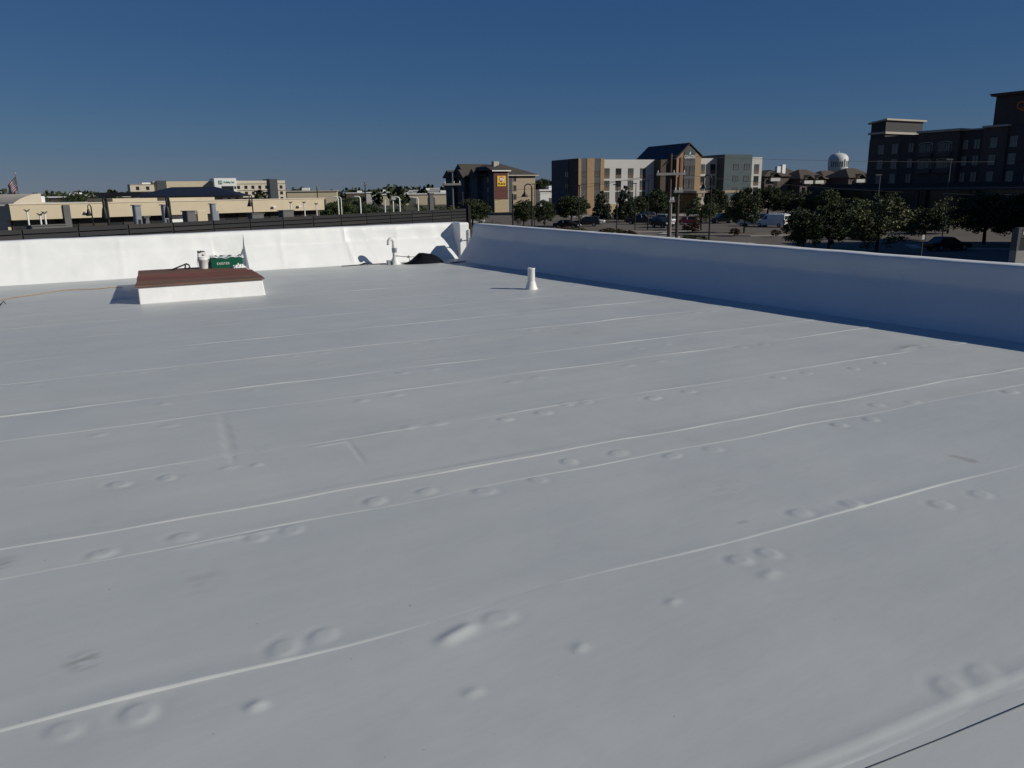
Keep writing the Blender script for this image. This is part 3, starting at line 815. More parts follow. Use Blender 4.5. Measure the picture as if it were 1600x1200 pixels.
for xx in (52.0, 55.8, 59.4, 63.0, 66.6, 74.3, 3.4, 8.0):
    for zz in (10.3, 7.2, 4.2): window(hi, 0, xx, zz, 1.5, 1.7, M_windark, M_frame)
for zz in (10.2, 7.1): window(hi, -2.5, 49.8, zz, .9, 1.4, M_windark, M_frame)
x = MB().box(41.6, 43.5, -2.62, -2.5, 11.9, 13.8).build("logo_panel", M_greensign, hi)
text("lettering", "H", 1.7, M_white, x, (42.55, -2.66, 12.85), (R(90), 0, 0), bold=.02, shear=.2)
text("lettering", "Holiday Inn", 1.5, M_greensign, hi, (46.9, -2.56, 12.9), (R(90), 0, 0), bold=.02, squash=.78)
wall(hi, 6, 10, 4, 6, 12.3, 13.1, M_white, "roof_unit")

# ------------------------------------------------------------------ tan retail building
tn = thing("retail_building", "long tan retail building with dark shopfronts beyond the slatted screen", "shop building", (-37.4, 60.0, -5.2), R(52))
L = 29.5
wall(tn, 0, L, .9, 14, 0, 6.15, M_tan)
wall(tn, 0, L, 0, .9, 5.15, 6.28, M_tan, "fascia")
wall(tn, -.05, L + .05, -.06, .5, 6.28, 6.36, M_tan2, "coping")
x = MB(); n_ = 12
pts = [(.2, 6.3)] + [(2.3, 6.3)] + [(2.3 - 2.1 * t, 6.3 + .78 * math.cos(t * math.pi / 2) ** .8) for t in [i / n_ for i in range(n_)]]
x.prism_y(pts, -.02, 8.0); x.build("arched_parapet", M_tan2, tn)
for k in range(24):
    a = .3 + k * 1.215
    if 12.2 < a < 16.2: continue
    b = MB().box(a + .04, a + 1.16, .82, .9, 2.2, 5.15).build("shop_window", M_bronze if k % 3 else M_glassdk, tn)
    MB().box(a - .03, a + .036, .74, .9, 2.2, 5.15).build("mullion", M_darkmetal, b)
    MB().box(a + .04, a + 1.16, .80, .9, 0.4, 2.15).build("shop_window", M_glassdk, tn)
wall(tn, 3.72, 4.22, -.18, .9, 0, 6.2, M_greycol, "pier")
wall(tn, 15.1, 16.05, -.12, .9, 0, 5.4, M_tan, "pier")
wall(tn, 16.6, 17.15, -.2, .5, 1.0, 5.4, M_steel, "pier")
wall(tn, 12.4, 15.1, .7, .9, 3.6, 5.1, M_white, "white_panel")
wall(tn, 12.5, 13.6, .4, .7, 3.2, 4.4, M_greycol, "shop_sign")
wall(tn, 8.4, 12.3, 1.4, 6, 6.15, 6.62, M_tan, "raised_parapet")
wall(tn, 13.2, 18.0, 1.6, 5, 6.15, 6.60, M_tan, "raised_parapet")
for xx in (18.6, 19.4, 20.3, 21.2): wall(tn, xx, xx + .5, 1.2, 2.0, 6.15, 6.52, M_darkmetal, "roof_unit")
for xx in (5.3, 23.0, 26.0):
    wall(tn, xx, xx + .35, -.35, 0, 5.55, 5.65, M_white, "wall_lamp")

# dark hip-roofed building behind it
dk = thing("restaurant_building", "building with a broad dark hipped roof behind the tan retail building", "building", (-49.63, 108.0, -5.2), R(12))
wall(dk, 0, 12.0, 0, 11, 0, 6.55, M_tan2)
hip(0, 12.0, 0, 11, 6.55, 7.95, 4.0, .9).build("roof", M_darkroof, dk)
wall(dk, -4.6, 0, 1.0, 9, 0, 6.4, M_glassdk); MB().box(-5.4, .2, .4, 9.5, 6.75, 7.3).build("porch_roof", M_darkroof, dk)
for k in range(4): window(dk, 0, 1.8 + 3.1 * k, 5.0, 1.8, 1.2, M_windark, M_frame)
wall(dk, 8.0, 11.9, -.3, 0, 6.1, 6.5, M_tan2, "fascia_board")

# ------------------------------------------------------------------ slatted screen wall on the next building
A0 = Vector((-13.74, 22.0, 0)); A1 = Vector((-2.05, 42.0, 0)); dv_ = (A1 - A0); LS = dv_.length; ang = math.atan2(dv_.y, dv_.x)
sw = thing("slatted_screen", "charcoal horizontal slatted screen behind the sunlit parapet", "screen fence", (A0.x, A0.y, -5.2), ang)
wall(sw, -16, LS, .32, .40, 0, 5.80, M_slat, "backing")
slat_me = {}
nb = 24; bay = (LS + 16) / nb
for k in range(nb):
    x0 = -16 + k * bay
    wall(sw, x0 - .05, x0 + .05, .16, .32, 0, 5.93, M_darkmetal, "post")
    for r in range(9):
        z1 = 5.93 - r * .155
        mm = M_slat2 if (k * 5 + r * 3) % 4 == 0 else M_slat
        if mm.name not in slat_me: slat_me[mm.name] = MB().box(.02, bay - .02, 0, .028, -.125, 0).data("slat", mm)
        obj("slat", slat_me[mm.name], sw, (x0, .12, z1))
wall(sw, LS - .22, LS + .02, .0, .5, 0, 6.1, M_darkmetal, "end_post")
tb = thing("flat_roof_building", "low dark flat-roofed building holding the slatted screen", "building", (A0.x, A0.y, -5.2), ang)
wall(tb, -16, LS - .5, .55, 14, 0, 5.35, M_slat2); wall(tb, -16, LS - .5, .56, 14, 5.35, 5.40, M_greycol, "roof")
# rooftop units beyond the screen
def unit(name, label, px, y, z, sx, sy, sz, material, extra=None, cat="roof unit"):
    t = thing(name, label, cat, (px, y, z), ang)
    o = MB().box(-sx/2, sx/2, 0, sy, 0, sz).build("cabinet", material, t); bevel(o, .03, 1)
    MB().box(-sx/2 + .08, sx/2 - .08, -.012, 0, sz * .15, sz * .45).build("grille", M_darkmetal, t)
    MB().box(-sx/2 - .03, sx/2 + .03, -.03, sy + .03, sz, sz + .04).build("lid", material, t)
    return t
unit("air_handler", "silver air handler on the dark roof, right of the first dark lamp post", -15.76, 34.0, .15, .30, .22, 1.05, M_steel)
unit("air_handler", "small grey rooftop unit with a white badge beside the silver air handler", -15.71, 34.6, .15, .26, .2, .55, M_greycol)
unit("air_handler", "blue-grey rooftop unit half hidden by the second dark lamp post", -14.57, 34.0, .15, .26, .2, 1.05, M_steel)
unit("air_handler", "wide grey rooftop unit at the far left above the slatted screen", -17.32, 30.0, .2, 1.3, .4, .36, M_greycol)
unit("air_handler", "low grey rooftop unit right of the cone-shaded lamp over the screen", -13.21, 42.0, .1, .8, .4, .5, M_greycol)
unit("air_handler", "grey box with two white badges on the roof near the tan fascia end", -12.15, 44.0, .1, .8, .4, .6, M_greycol)
unit("duct", "tall steel duct rising beside the tan pier of the retail building", -14.75, 40.0, -.6, .26, .2, 1.75, M_steel, cat="duct")
unit("air_handler", "dark grey rooftop unit in front of the white shop panel", -15.10, 38.0, -.1, .5, .4, .95, M_greycol)
for k, (px, y, lab) in enumerate(((293, 36, "left of a pair of short white vent stubs by the dark unit"), (302, 36, "right of a pair of short white vent stubs by the dark unit"), (333, 38, "short white vent stub at the foot of the steel duct"), (366, 40, "short white vent stub standing alone right of the steel duct"))):
    t = thing("vent_stub", lab, "vent", ([-14.55, -14.29, -14.14, -13.82][k], y, -.35))
    MB().cyl((0, 0, 0), (0, 0, .62), .06, .06, 10).build("pipe", M_pvc, t); MB().cyl((0, 0, .62), (0, 0, .74), .10, .07, 10).build("cap", M_pvc, t)
# dark pavilion roof corner at far left
pv = thing("pavilion", "dark hip-roofed pavilion cut off by the left edge of view", "pavilion", (-17.6, 20.6, -5.2), R(48))
hip(-6, 1.55, 0, 6, 6.05, 7.0, 3.0, .3, .12).build("roof", M_darkroof, pv)
wall(pv, -5.8, 1.3, .3, 5.6, 0, 6.05, M_slat)

# ------------------------------------------------------------------ dark brick hotel on the right
bh = thing("hotel", "dark brick five-storey hotel in shade at the right edge of view", "hotel", (96.04, 150.0, -5.0), R(120))
wall(bh, -14, 7.4, -18, -.4, 0, 22.7, M_brick); MB().frustum((-14.6, 8.0, -18.5, .2), (-14.9, 8.3, -18.8, .5), 22.7, 23.2).build("roof_slab", M_brick2, bh)
wall(bh, 4.0, 8.5, -15, .5, 0, 17.1, M_brick2); wall(bh, 3.8, 8.7, -15, .8, 17.1, 17.45, M_cornice, "cornice")
wall(bh, -14, 4.0, -15, 0, 0, 17.0, M_brick)
wall(bh, 8.5, 12.9, -15, 0, 0, 16.9, M_brick); wall(bh, 8.5, 12.9, -15, .25, 16.9, 17.15, M_cornice, "cornice")
wall(bh, 12.9, 21.6, -15, .9, 0, 16.9, M_brick2); wall(bh, 12.7, 21.8, -15, 1.3, 16.9, 17.35, M_cornice, "cornice")
wall(bh, 21.6, 33.4, -15, 0, 0, 16.8, M_brick)
wall(bh, 26.0, 33.42, -.0, .12, 0, 16.4, M_brick2, "stone_panel")
wall(bh, 29.9, 33.4, -13, 0, 16.8, 20.2, M_slat2, "top_block"); wall(bh, 29.5, 33.8, -13.5, .4, 17.4, 17.85, M_cornice, "cornice")
g = MB(); g.prism_y([(29.4, 20.2), (34.0, 19.6), (34.0, 19.9), (29.4, 20.55)], -13.6, .5); g.build("roof_slab", M_cornice, bh)
for xx in (30.4, 27.1): 
    for zz in (14.15, 11.05, 8.0): window(bh, .12, xx, zz, 1.3, 1.9, M_winpale, M_cornice, out=1)
for xx in (23.5, 12.05, 9.75):
    for zz in (14.2, 11.1, 8.0): window(bh, 0, xx, zz, 1.3, 1.9, M_winpale, M_frame, out=1)
for zz in (14.25, 11.1, 8.0): window(bh, .5, 6.3, zz, 1.2, 1.8, M_winpale, M_cornice, out=1)
for xx in (2.9, -.4):
    for zz in (14.3, 11.15, 8.0): window(bh, 0, xx, zz, 1.3, 1.9, M_winpale, M_cornice, out=1)
for xx in (19.6, 15.6):
    for zz in (13.6, 10.4):
        b = wall(bh, xx - 1.45, xx + 1.45, .9, .94, zz - .6, zz + 1.1, M_windark, "balcony_opening")
        r = MB(); r.box(-1.5, 1.5, .0, .5, -1.5, -.55); obj("balustrade", r.data("balustrade", M_brick2), b, (xx, .94, zz))
        a_ = MB(); a_.tube([(1.5 * math.cos(t), .08, .95 + .45 * math.sin(t)) for t in [math.pi * i / 10 for i in range(11)]], .08, 6); obj("arch_trim", a_.data("arch_trim", M_cornice), b, (xx, .94, zz))
        window(b, .96, xx - .6, zz + .2, 1.0, 1.4, M_winpale, M_frame, out=1)
text("lettering", "Q", 2.1, M_orange, bh, (2.6, -.36, 20.6), (R(90), 0, R(180)), bold=.02)
# its low porch wing
lw = thing("lobby_wing", "low dark flat-roofed canopy wing in front of the brick hotel", "canopy", (96.04, 150.0, -5.0), R(120))
wall(lw, -10, 36.0, 1.5, 9.0, 0, 5.6, M_glassdk)
wall(lw, -12, 38.0, 1.2, 11.5, 5.6, 6.25, M_slat2, "roof_slab"); wall(lw, -8, 41.0, 3.0, 9.0, 6.25, 7.0, M_slat, "upper_slab")
wall(lw, -12.02, 38.03, 11.5, 11.6, 5.85, 6.05, M_greycol, "edge_trim")
wall(lw, 36.0, 46.0, -9.0, 4, 0, 6.9, M_slat, "store_block")
for xx in (4, 14, 24, 34): wall(lw, xx - .3, xx + .3, 10.4, 11.0, 0, 5.6, M_brick, "post")

# ------------------------------------------------------------------ trees
def leaf_cloud(seed, shape, n_clump, n_leaf, size):
    """unit crown (radius 1, z from 0 to 2): leaf quads gathered in clumps inside an uneven volume"""
    r = np.random.RandomState(seed); vs = []; fs = []
    cl = []
    while len(cl) < n_clump:
        p = r.uniform(-1, 1, 3)
        if shape == 'cone':
            h = (p[2] + 1) / 2; rad = (1 - h) ** .75 * .95 + .05
            if math.hypot(p[0], p[1]) > rad: continue
            if math.hypot(p[0], p[1]) < rad * .45 and r.rand() < .7: continue
        else:
            q = np.linalg.norm(p * np.array([1, 1, 1.02]))
            if q > 1 or (q < .5 and r.rand() < .5): continue
            if p[2] < -.55 and r.rand() < .6: continue
        cl.append(p)
    for p in cl:
        cr = r.uniform(.15, .30) if shape != 'cone' else r.uniform(.10, .19)
        k = int(n_leaf * r.uniform(.5, 1.3))
        d = r.normal(size=(k, 3)); d /= np.linalg.norm(d, axis=1)[:, None]
        pos = p + d * (cr * r.rand(k, 1) ** .45) * np.array([1, 1, .75])
        for q in pos:
            a = r.normal(size=3); a /= np.linalg.norm(a); b = np.cross(a, r.normal(size=3)); b /= np.linalg.norm(b) + 1e-9
            s = size * r.uniform(.6, 1.3); o = len(vs)
            c = q + np.array([0, 0, 1.0])
            vs += [tuple(c - a * s - b * s * .5), tuple(c + a * s - b * s * .5), tuple(c + a * s * .7 + b * s * .6), tuple(c - a * s * .7 + b * s * .6)]
            fs.append((o, o + 1, o + 2, o + 3))
    return vs, fs

def trunk_mesh(seed, name):
    r = random.Random(seed); b = MB()
    b.tube([(0, 0, -.02), (.02, .01, .5), (.0, .03, 1.0), (.03, 0, 1.5)], [.10, .08, .06, .03], 8)
    for k in range(6):
        a = k * 1.05 + r.uniform(-.3, .3); z = r.uniform(.55, .95)
        b.tube([(0, 0, z), (.25 * math.cos(a), .25 * math.sin(a), z + .28), (.55 * math.cos(a), .55 * math.sin(a), z + .55)], [.045, .03, .012], 6)
    return b.data(name, M_bark)
CROWN = {}
for nm, seed, shape, nc, nl, sz in (('round', 1, 'round', 150, 72, .040), ('loose', 2, 'round', 95, 80, .038), ('cone', 3, 'cone', 190, 46, .040), ('tall', 4, 'round', 160, 70, .040), ('small', 5, 'round', 60, 50, .075)):
    CROWN[nm] = leaf_cloud(seed, shape, nc, nl, sz)
crown_cache = {}; trunk_cache = {}
def tree(label, base, w, h, kind, leaf, crown_z=.28, rz=0.0, group=None, name="tree", cat="tree"):
    """w crown width, h total height, crown_z share of the height that is bare trunk"""
    if (kind, leaf) not in crown_cache:
        b = MB(); b.add(*CROWN[kind]); crown_cache[(kind, leaf)] = b.data("crown", M_leaf[leaf])
    if kind not in trunk_cache: trunk_cache[kind] = trunk_mesh(len(trunk_cache) + 3, "trunk")
    w *= 1.12; crown_z *= .72
    t = thing(name, label, cat, base, rz, group)
    c = obj("crown", crown_cache[(kind, leaf)], t, (0, 0, h * crown_z)); c.scale = (w / 2, w / 2, h * (1 - crown_z) / 2)
    k = obj("trunk", trunk_cache[kind], t, (0, 0, 0)); zs = h * (crown_z + .55 * (1 - crown_z)) / 1.5
    k.scale = (max(.8, w * .32), max(.8, w * .32), zs)
    return t

LOT = "trees round the hotel parking lot"
def at(x, y): return (x, y, gz(y))
tree("round dark tree below the beige wall of the yellow-sign hotel", at(2.31, 132), 3.5, 5.2, 'round', 0, .30, 0, LOT)
tree("round dark tree between the two mid-distance hotels", at(5.92, 135), 3.2, 5.0, 'tall', 0, .28, 1, LOT)
tree("broad low tree before the dark end wall of the timber-clad hotel", at(11.23, 145), 5.6, 5.6, 'round', 0, .30, 2, LOT)
tree("pointed evergreen before the timber strips of the hotel", at(19.11, 165), 4.4, 6.6, 'cone', 3, .10, 3, LOT)
tree("tallest pointed evergreen before the white hotel windows", at(23.14, 160), 4.8, 7.6, 'cone', 3, .10, 4, LOT)
tree("short bushy tree right of the tallest pointed evergreen", at(27.62, 172), 4.0, 5.0, 'round', 0, .15, 5, LOT)
tree("dark tree just left of the timber utility poles", at(32.16, 175), 4.6, 6.2, 'tall', 0, .12, 6, LOT)
tree("dark tree seen between the two timber utility poles", at(35.99, 178), 4.4, 6.0, 'tall', 3, .12, 7, LOT)
tree("small tree with a leaning trunk left of the near gooseneck lamp", at(30.80, 128), 4.6, 5.2, 'loose', 1, .34, 8, LOT)
tree("tree behind the arm of the near gooseneck lamp", at(45.82, 178), 4.4, 6.2, 'tall', 0, .15, 9, LOT)
tree("tall tree before the blue-grey hotel block, left of the white van", at(35.40, 120), 4.2, 6.7, 'tall', 0, .16, 10, LOT)
tree("small tree at the foot of the blue-grey hotel block", at(41.25, 150), 4.4, 4.0, 'loose', 1, .2, 3, LOT)
tree("dark tree behind the white van, nearest the hotel end", at(57.50, 178), 6.5, 6.6, 'round', 0, .12, 11, LOT)
tree("dark tree behind the white van, right of its roof rack", at(59.42, 172), 5.0, 5.6, 'loose', 0, .14, 12, LOT)
tree("dark tree above the white sedan before the low dark wing", at(60.97, 165), 5.5, 5.6, 'loose', 1, .16, 13, LOT)
tree("slim dark tree right of the white sedan", at(59.75, 150), 4.0, 6.0, 'tall', 1, .14, 14, LOT)
tree("big round bushy tree just over the shaded parapet, left of a pair", at(31.17, 84), 3.7, 4.6, 'round', 0, .12, 15, LOT)
tree("big round bushy tree just over the shaded parapet, right of a pair", at(35.48, 88), 3.8, 4.9, 'tall', 0, .14, 16, LOT)
tree("pale green loose tree just over the shaded parapet", at(37.12, 80), 6.0, 5.6, 'loose', 2, .16, 17, LOT)
tree("dark tree behind the pale green loose tree", at(56.55, 120), 5.0, 5.6, 'loose', 1, .18, 18, LOT)
tree("dark bushy tree right of the pale green loose tree", at(52.33, 100), 4.6, 4.2, 'round', 0, .14, 19, LOT)
tree("olive tree under the balcony bay of the brick hotel", at(61.85, 112), 4.6, 5.0, 'loose', 2, .16, 20, LOT)
tree("broad dark tree left of the monument sign", at(55.16, 92), 6.4, 6.0, 'round', 0, .2, 21, LOT)
tree("broad dark tree behind the monument sign at the right edge", at(56.29, 88), 5.6, 5.8, 'tall', 0, .2, 22, LOT)
tree("grey-green tree before the low dark wing's lit canopy end", at(59.80, 140), 5.2, 4.6, 'loose', 1, .2, 23, LOT)

LEFT = "trees beyond the slatted screen"
tree("dark tree at the left foot of the yellow-sign hotel", at(-6.96, 150), 6.0, 5.2, 'round', 0, .1, 2, LEFT)
tree("olive bush left of the crossarm pole beyond the screen", at(-9.98, 120), 5.5, 4.6, 'loose', 2, .1, 3, LEFT)
tree("dark green tree between the white bent lamp posts beyond the screen", at(-18.79, 120), 6.5, 4.6, 'round', 0, .1, 4, LEFT)
tree("dark green tree left of the thick white post beyond the screen", at(-15.08, 125), 5.2, 4.8, 'loose', 1, .1, 5, LEFT)
tree("dark green tree just right of the tan retail building's end", at(-32.46, 150), 7.0, 5.0, 'round', 1, .1, 6, LEFT)
tree("dark tree right of the leftmost white bent lamp post", at(-33.13, 170), 9.0, 5.4, 'loose', 0, .1, 7, LEFT)
tree("dark tree over the tan fascia left of the dark hipped roof", at(-78.37, 150), 10.0, 7.4, 'round', 0, .2, 8, LEFT)
tree("dark tree over the tan fascia beside the arched parapet", at(-97.61, 170), 11.0, 6.6, 'loose', 0, .2, 9, LEFT)
tree("low dark tree left of the hipped roof's porch", at(-79.13, 160), 7.0, 6.6, 'loose', 0, .2, 10, LEFT)
tree("tall dark tree in the gap between the two mid-distance hotels", at(11.80, 290), 9.0, 10.0, 'round', 0, .2, 11, LEFT)

# far belt of trees: nobody could count them
fr = np.random.RandomState(77); vs = []; fs = []
def belt(x0, x1, y0, y1, n, hmin, hmax, wf=1.1):
    for _ in range(n):
        X = fr.uniform(x0, x1); Y = fr.uniform(y0, y1); h = fr.uniform(hmin, hmax); w = h * wf * fr.uniform(.7, 1.3)
        k = 70
        d = fr.normal(size=(k, 3)); d /= np.linalg.norm(d, axis=1)[:, None]
        q = d * (fr.rand(k, 1) ** .35) * np.array([w * .5, w * .5, h * .5]) + np.array([X, Y, gz(Y) + h * .52])
        for c in q:
            a = fr.normal(size=3); a /= np.linalg.norm(a); b = np.cross(a, fr.normal(size=3)); b /= np.linalg.norm(b); s = h * fr.uniform(.07, .15)
            o = len(vs); vs.extend([tuple(c - a*s - b*s), tuple(c + a*s - b*s), tuple(c + a*s + b*s), tuple(c - a*s + b*s)]); fs.append((o, o+1, o+2, o+3))
belt(-760, 60, 640, 1000, 170, 7, 12)
belt(-420, -40, 300, 560, 70, 4, 8)
belt(-60, 160, 420, 700, 60, 8, 13)
belt(150, 620, 560, 900, 110, 9, 14)
belt(-700, -250, 420, 640, 60, 5, 9)
b = MB(); b.add(vs, fs)
tag(b.build("distant_trees", M_leaf[0]), "dark belt of far-off trees along the horizon", "trees", kind='stuff')

# ------------------------------------------------------------------ shrubs on the kerbed islands
SH_GRP = "low shrubs on the parking islands"
def shrub(label, px_x, y, w, h, leaf):
    t = tree(label, (px_x, y, gz(y) + .12), w, h, 'small', leaf, .05, y, SH_GRP, name="shrub", cat="shrub"); return t
shrub("red-brown clipped shrub left of the near gooseneck lamp's foot", 27.53, 120, 2.6, 1.5, 4)
shrub("red-brown shrub on the kerbed island left of the white van", 31.70, 112, 1.4, 1.1, 4)
shrub("dark shrub at the tip of the island below the white van", 36.86, 110, 1.3, .9, 4)
shrub("dark shrub on the island under the timber utility poles", 22.64, 98, 3.0, 1.1, 0)
shrub("olive shrub on the island before the black pickup", 15.12, 112, 2.6, 1.2, 2)
shrub("brown shrub at the left end of the island before the black pickup", 14.02, 114, 2.4, 1.2, 4)
shrub("brown shrub at the right end of the island before the black pickup", 16.64, 112, 2.2, 1.0, 4)
shrub("dark shrub below the broad low tree", 7.91, 118, 3.0, 1.3, 4)
shrub("olive shrub right of the broad low tree's trunk", 10.08, 118, 2.6, 1.2, 2)

# ------------------------------------------------------------------ parking islands with kerbs
def island(pts, y_hint):
    z = gz(y_hint); n = len(pts)
    b = MB()
    cx = sum(p[0] for p in pts) / n; cy = sum(p[1] for p in pts) / n
    inn = [(cx + (x - cx) * .93, cy + (y - cy) * .9) for x, y in pts]
    vsx = [(x, y, gz(y)) for x, y in pts] + [(x, y, gz(y) + .14) for x, y in pts] + [(x, y, gz(y) + .14) for x, y in inn] + [(x, y, gz(y) + .05) for x, y in inn]
    fsx = []
    for i in range(n):
        j = (i + 1) % n
        fsx += [(i, j, j + n, i + n), (i + n, j + n, j + 2*n, i + 2*n), (i + 2*n, j + 2*n, j + 3*n, i + 3*n)]
    b.add(vsx, fsx); k = tag(b.build("kerb", M_concrete), kind='structure')
    g = MB(); g.add([(x, y, gz(y) + .10) for x, y in inn], [tuple(range(n))]); g.build("planting_bed", M_gravel, k)
island([(22, 118), (34, 112), (52, 113.5), (51, 116), (36, 117), (24, 123)], 115)
island([(12, 124), (29, 126), (31, 129), (13, 128)], 126)
island([(3, 108), (22, 108), (24, 112), (20, 118), (4, 116)], 112)
island([(-16, 112), (0, 112), (1, 118), (-16, 119)], 115)
island([(14, 92), (30, 94), (30, 99), (14, 98)], 95)
island([(44, 86), (70, 80), (72, 86), (46, 92)], 86)
sheet("hotel_forecourt", 14, 70, [186, 190, 196], .012, M_concrete)
# painted bay lines
for r_, (y0, x0, n_) in enumerate(((150, 2, 14), (172, -2, 14))):
    for k in range(n_):
        x = x0 + 2.8 * k
        b = MB(); b.add([(x, y0, gz(y0) + .011), (x + .12, y0, gz(y0) + .011), (x + .12 - 2.2, y0 + 4.6, gz(y0 + 4.6) + .011), (x - 2.2, y0 + 4.6, gz(y0 + 4.6) + .011)], [(0, 1, 2, 3)])
        tag(b.build("bay_line", M_concrete), kind='structure')

# ------------------------------------------------------------------ vehicles
def paint(name, c): return mat("car paint " + name, c, 0.28, 0.04, 2, spec=0.6)
P_white = paint("white", (0.72, 0.72, 0.70)); P_black = paint("black", (0.010, 0.011, 0.013)); P_grey = paint("grey", (0.10, 0.105, 0.11)); P_silver = paint("silver", (0.36, 0.37, 0.37)); P_navy = paint("navy", (0.012, 0.016, 0.035)); P_red = paint("dark red", (0.10, 0.02, 0.018))
wheel_me = MB().cyl((0, -.11, 0), (0, .11, 0), .34, .34, 16).data("wheel", M_rubber)
rim_me = MB().cyl((0, -.118, 0), (0, .118, 0), .20, .20, 12).data("rim", M_rim)
def car(label, x, y, rz, kind, p, name=None, cat=None, group="vehicles parked round the hotels"):
    L_, W_, spec = {'suv': (4.7, 1.85, None), 'sedan': (4.7, 1.8, None), 'pickup': (5.7, 1.95, None), 'van': (5.7, 2.0, None)}[kind]
    t = thing(name or {'suv': 'parked_suv', 'sedan': 'parked_sedan', 'pickup': 'parked_pickup', 'van': 'cargo_van'}[kind], label, cat or {'suv': 'car', 'sedan': 'car', 'pickup': 'pickup truck', 'van': 'van'}[kind], (x, y, gz(y) + .012), rz, group)
    h = L_ / 2; w = W_ / 2
    belt_z = {'suv': 1.05, 'sedan': .92, 'pickup': 1.08, 'van': 1.2}[kind]
    nose = {'suv': .98, 'sedan': .78, 'pickup': 1.02, 'van': 1.15}[kind]
    body = MB(); body.prism_y([(-h, .42), (-h + .12, .30), (h - .15, .28), (h, .45), (h - .04, nose - .12), (h - .25, nose), (h - 1.35, belt_z), (-h + .1, belt_z), (-h, belt_z - .15)], -w, w)
    bevel(body.build("body", p, t), .06, 2)
    if kind == 'van':
        c = MB(); c.frustum((-h + .03, h - 1.2, -w + .02, w - .02), (-h + .10, h - 2.0, -w + .14, w - .14), belt_z, 2.12); bevel(c.build("cabin", p, t), .06, 2)
        g = MB(); g.add([(h - 1.26, -w + .12, 1.28), (h - 1.26, w - .12, 1.28), (h - 1.93, w - .2, 1.98), (h - 1.93, -w + .2, 1.98)], [(0, 1, 2, 3)]); g.build("windscreen", M_carglass, t)
        for s in (-1, 1):
            g = MB(); a = [(h - 1.55, s * (w - .03), 1.3), (h - 2.35, s * (w - .03), 1.3), (h - 2.35, s * (w - .105), 1.9), (h - 2.05, s * (w - .105), 1.9)]
            g.add([(q[0], q[1] + s * .012, q[2]) for q in a], [(0, 1, 2, 3) if s < 0 else (3, 2, 1, 0)]); g.build("side_window", M_carglass, t)
        for s in (-.45, .45):
            g = MB(); g.box(-h + .035, -h + .06, s - .32, s + .32, 1.30, 1.88); g.build("rear_window", M_carglass, t)
        MB().box(-h - .02, -h + .03, -.62, .62, .85, 1.02).build("lettering_band", M_lamp_red, t)
        k = MB()
        for yy in (-.55, .55): k.tube([(-h + .3, yy, 2.26), (h - 2.2, yy, 2.26)], .035, 6)
        for xx in (-2.2, -1.0, .2): k.tube([(xx, -.75, 2.12), (xx, -.75, 2.24), (xx, .75, 2.24), (xx, .75, 2.12)], .03, 6)
        k.build("roof_rack", M_white, t)
    else:
        top = {'suv': 1.72, 'sedan': 1.42, 'pickup': 1.80}[kind]
        rng = {'suv': ((-h + .08, h - 1.25), (-h + .45, h - 2.0)), 'sedan': ((-h + .75, h - 1.35), (-h + 1.35, h - 2.2)), 'pickup': ((-.75, h - 1.45), (-.55, h - 2.15))}[kind]
        g = MB(); g.frustum((rng[0][0], rng[0][1], -w + .05, w - .05), (rng[1][0], rng[1][1], -w + .22, w - .22), belt_z, top - .04); g.build("cabin_glass", M_carglass, t)
        r = MB(); r.frustum((rng[1][0] - .06, rng[1][1] + .06, -w + .20, w - .20), (rng[1][0] + .05, rng[1][1] - .05, -w + .28, w - .28), top - .045, top + .02); bevel(r.build("roof", p, t), .02, 1)
        for s in (-1, 1):
            for fx in (.0, .45, 1.0):
                xb = rng[0][0] + (rng[0][1] - rng[0][0]) * fx; xt = rng[1][0] + (rng[1][1] - rng[1][0]) * fx
                MB().tube([(xb, s * (w - .045), belt_z - .02), (xt, s * (w - .215), top - .02)], .045, 6).build("pillar", p, t)
        if kind == 'pickup':
            MB().box(-h + .15, -.85, -w + .12, w - .12, belt_z - .02, belt_z + .006).build("bed", M_black, t)
    for sx in (h - .95, -h + 1.0):
        for s in (-1, 1):
            o = obj("wheel", wheel_me, t, (sx, s * (w - .10), .34)); obj("rim", rim_me, o)
    for s in (-1, 1):
        MB().box(h - .12, h + .012, s * (w - .28) - .2, s * (w - .28) + .2, nose - .32, nose - .16).build("headlight", M_lamp_clear, t)
        MB().box(-h - .015, -h + .1, s * (w - .14) - .1, s * (w - .14) + .1, belt_z - .35, belt_z - .08).build("tail_light", M_lamp_red, t)
    return t
car("white cargo van with a roof rack seen from behind", 44.58, 135.0, R(128), 'van', P_white)
car("white pickup half hidden by the tree left of the cargo van", 42.37, 138.0, R(150), 'pickup', P_white)
car("white sedan before the low dark wing of the brick hotel", 67.34, 178.0, R(185), 'sedan', P_white)
car("black pickup parked before the white hotel wing", 24.81, 150.0, R(-20), 'pickup', P_black)
car("navy car just behind the black pickup", 27.99, 166.0, R(200), 'suv', P_navy)
car("black car with a bright tail left of the pointed evergreen", 14.11, 146.0, R(170), 'suv', P_black)
car("silver car beyond the black car with a bright tail", 15.78, 152.0, R(20), 'sedan', P_silver)
car("dark car with bright headlights under the broad low tree", 10.06, 140.0, R(-25), 'sedan', P_black)
car("silver car half hidden by the timber utility poles", 29.61, 150.0, R(-60), 'suv', P_silver)
car("dark car in front of the silver car by the utility poles", 26.47, 138.0, R(-65), 'suv', P_black)
car("dark red car just right of the utility poles", 32.91, 146.0, R(-10), 'sedan', P_red)
car("black car parked before the blue-grey hotel block", 40.05, 150.0, R(185), 'suv', P_black)
car("black car right of the pair of round bushy trees", 43.76, 104.0, R(170), 'suv', P_black)
car("silver car beside the foot of the yellow-sign hotel", -7.42, 160.0, R(20), 'sedan', P_silver)
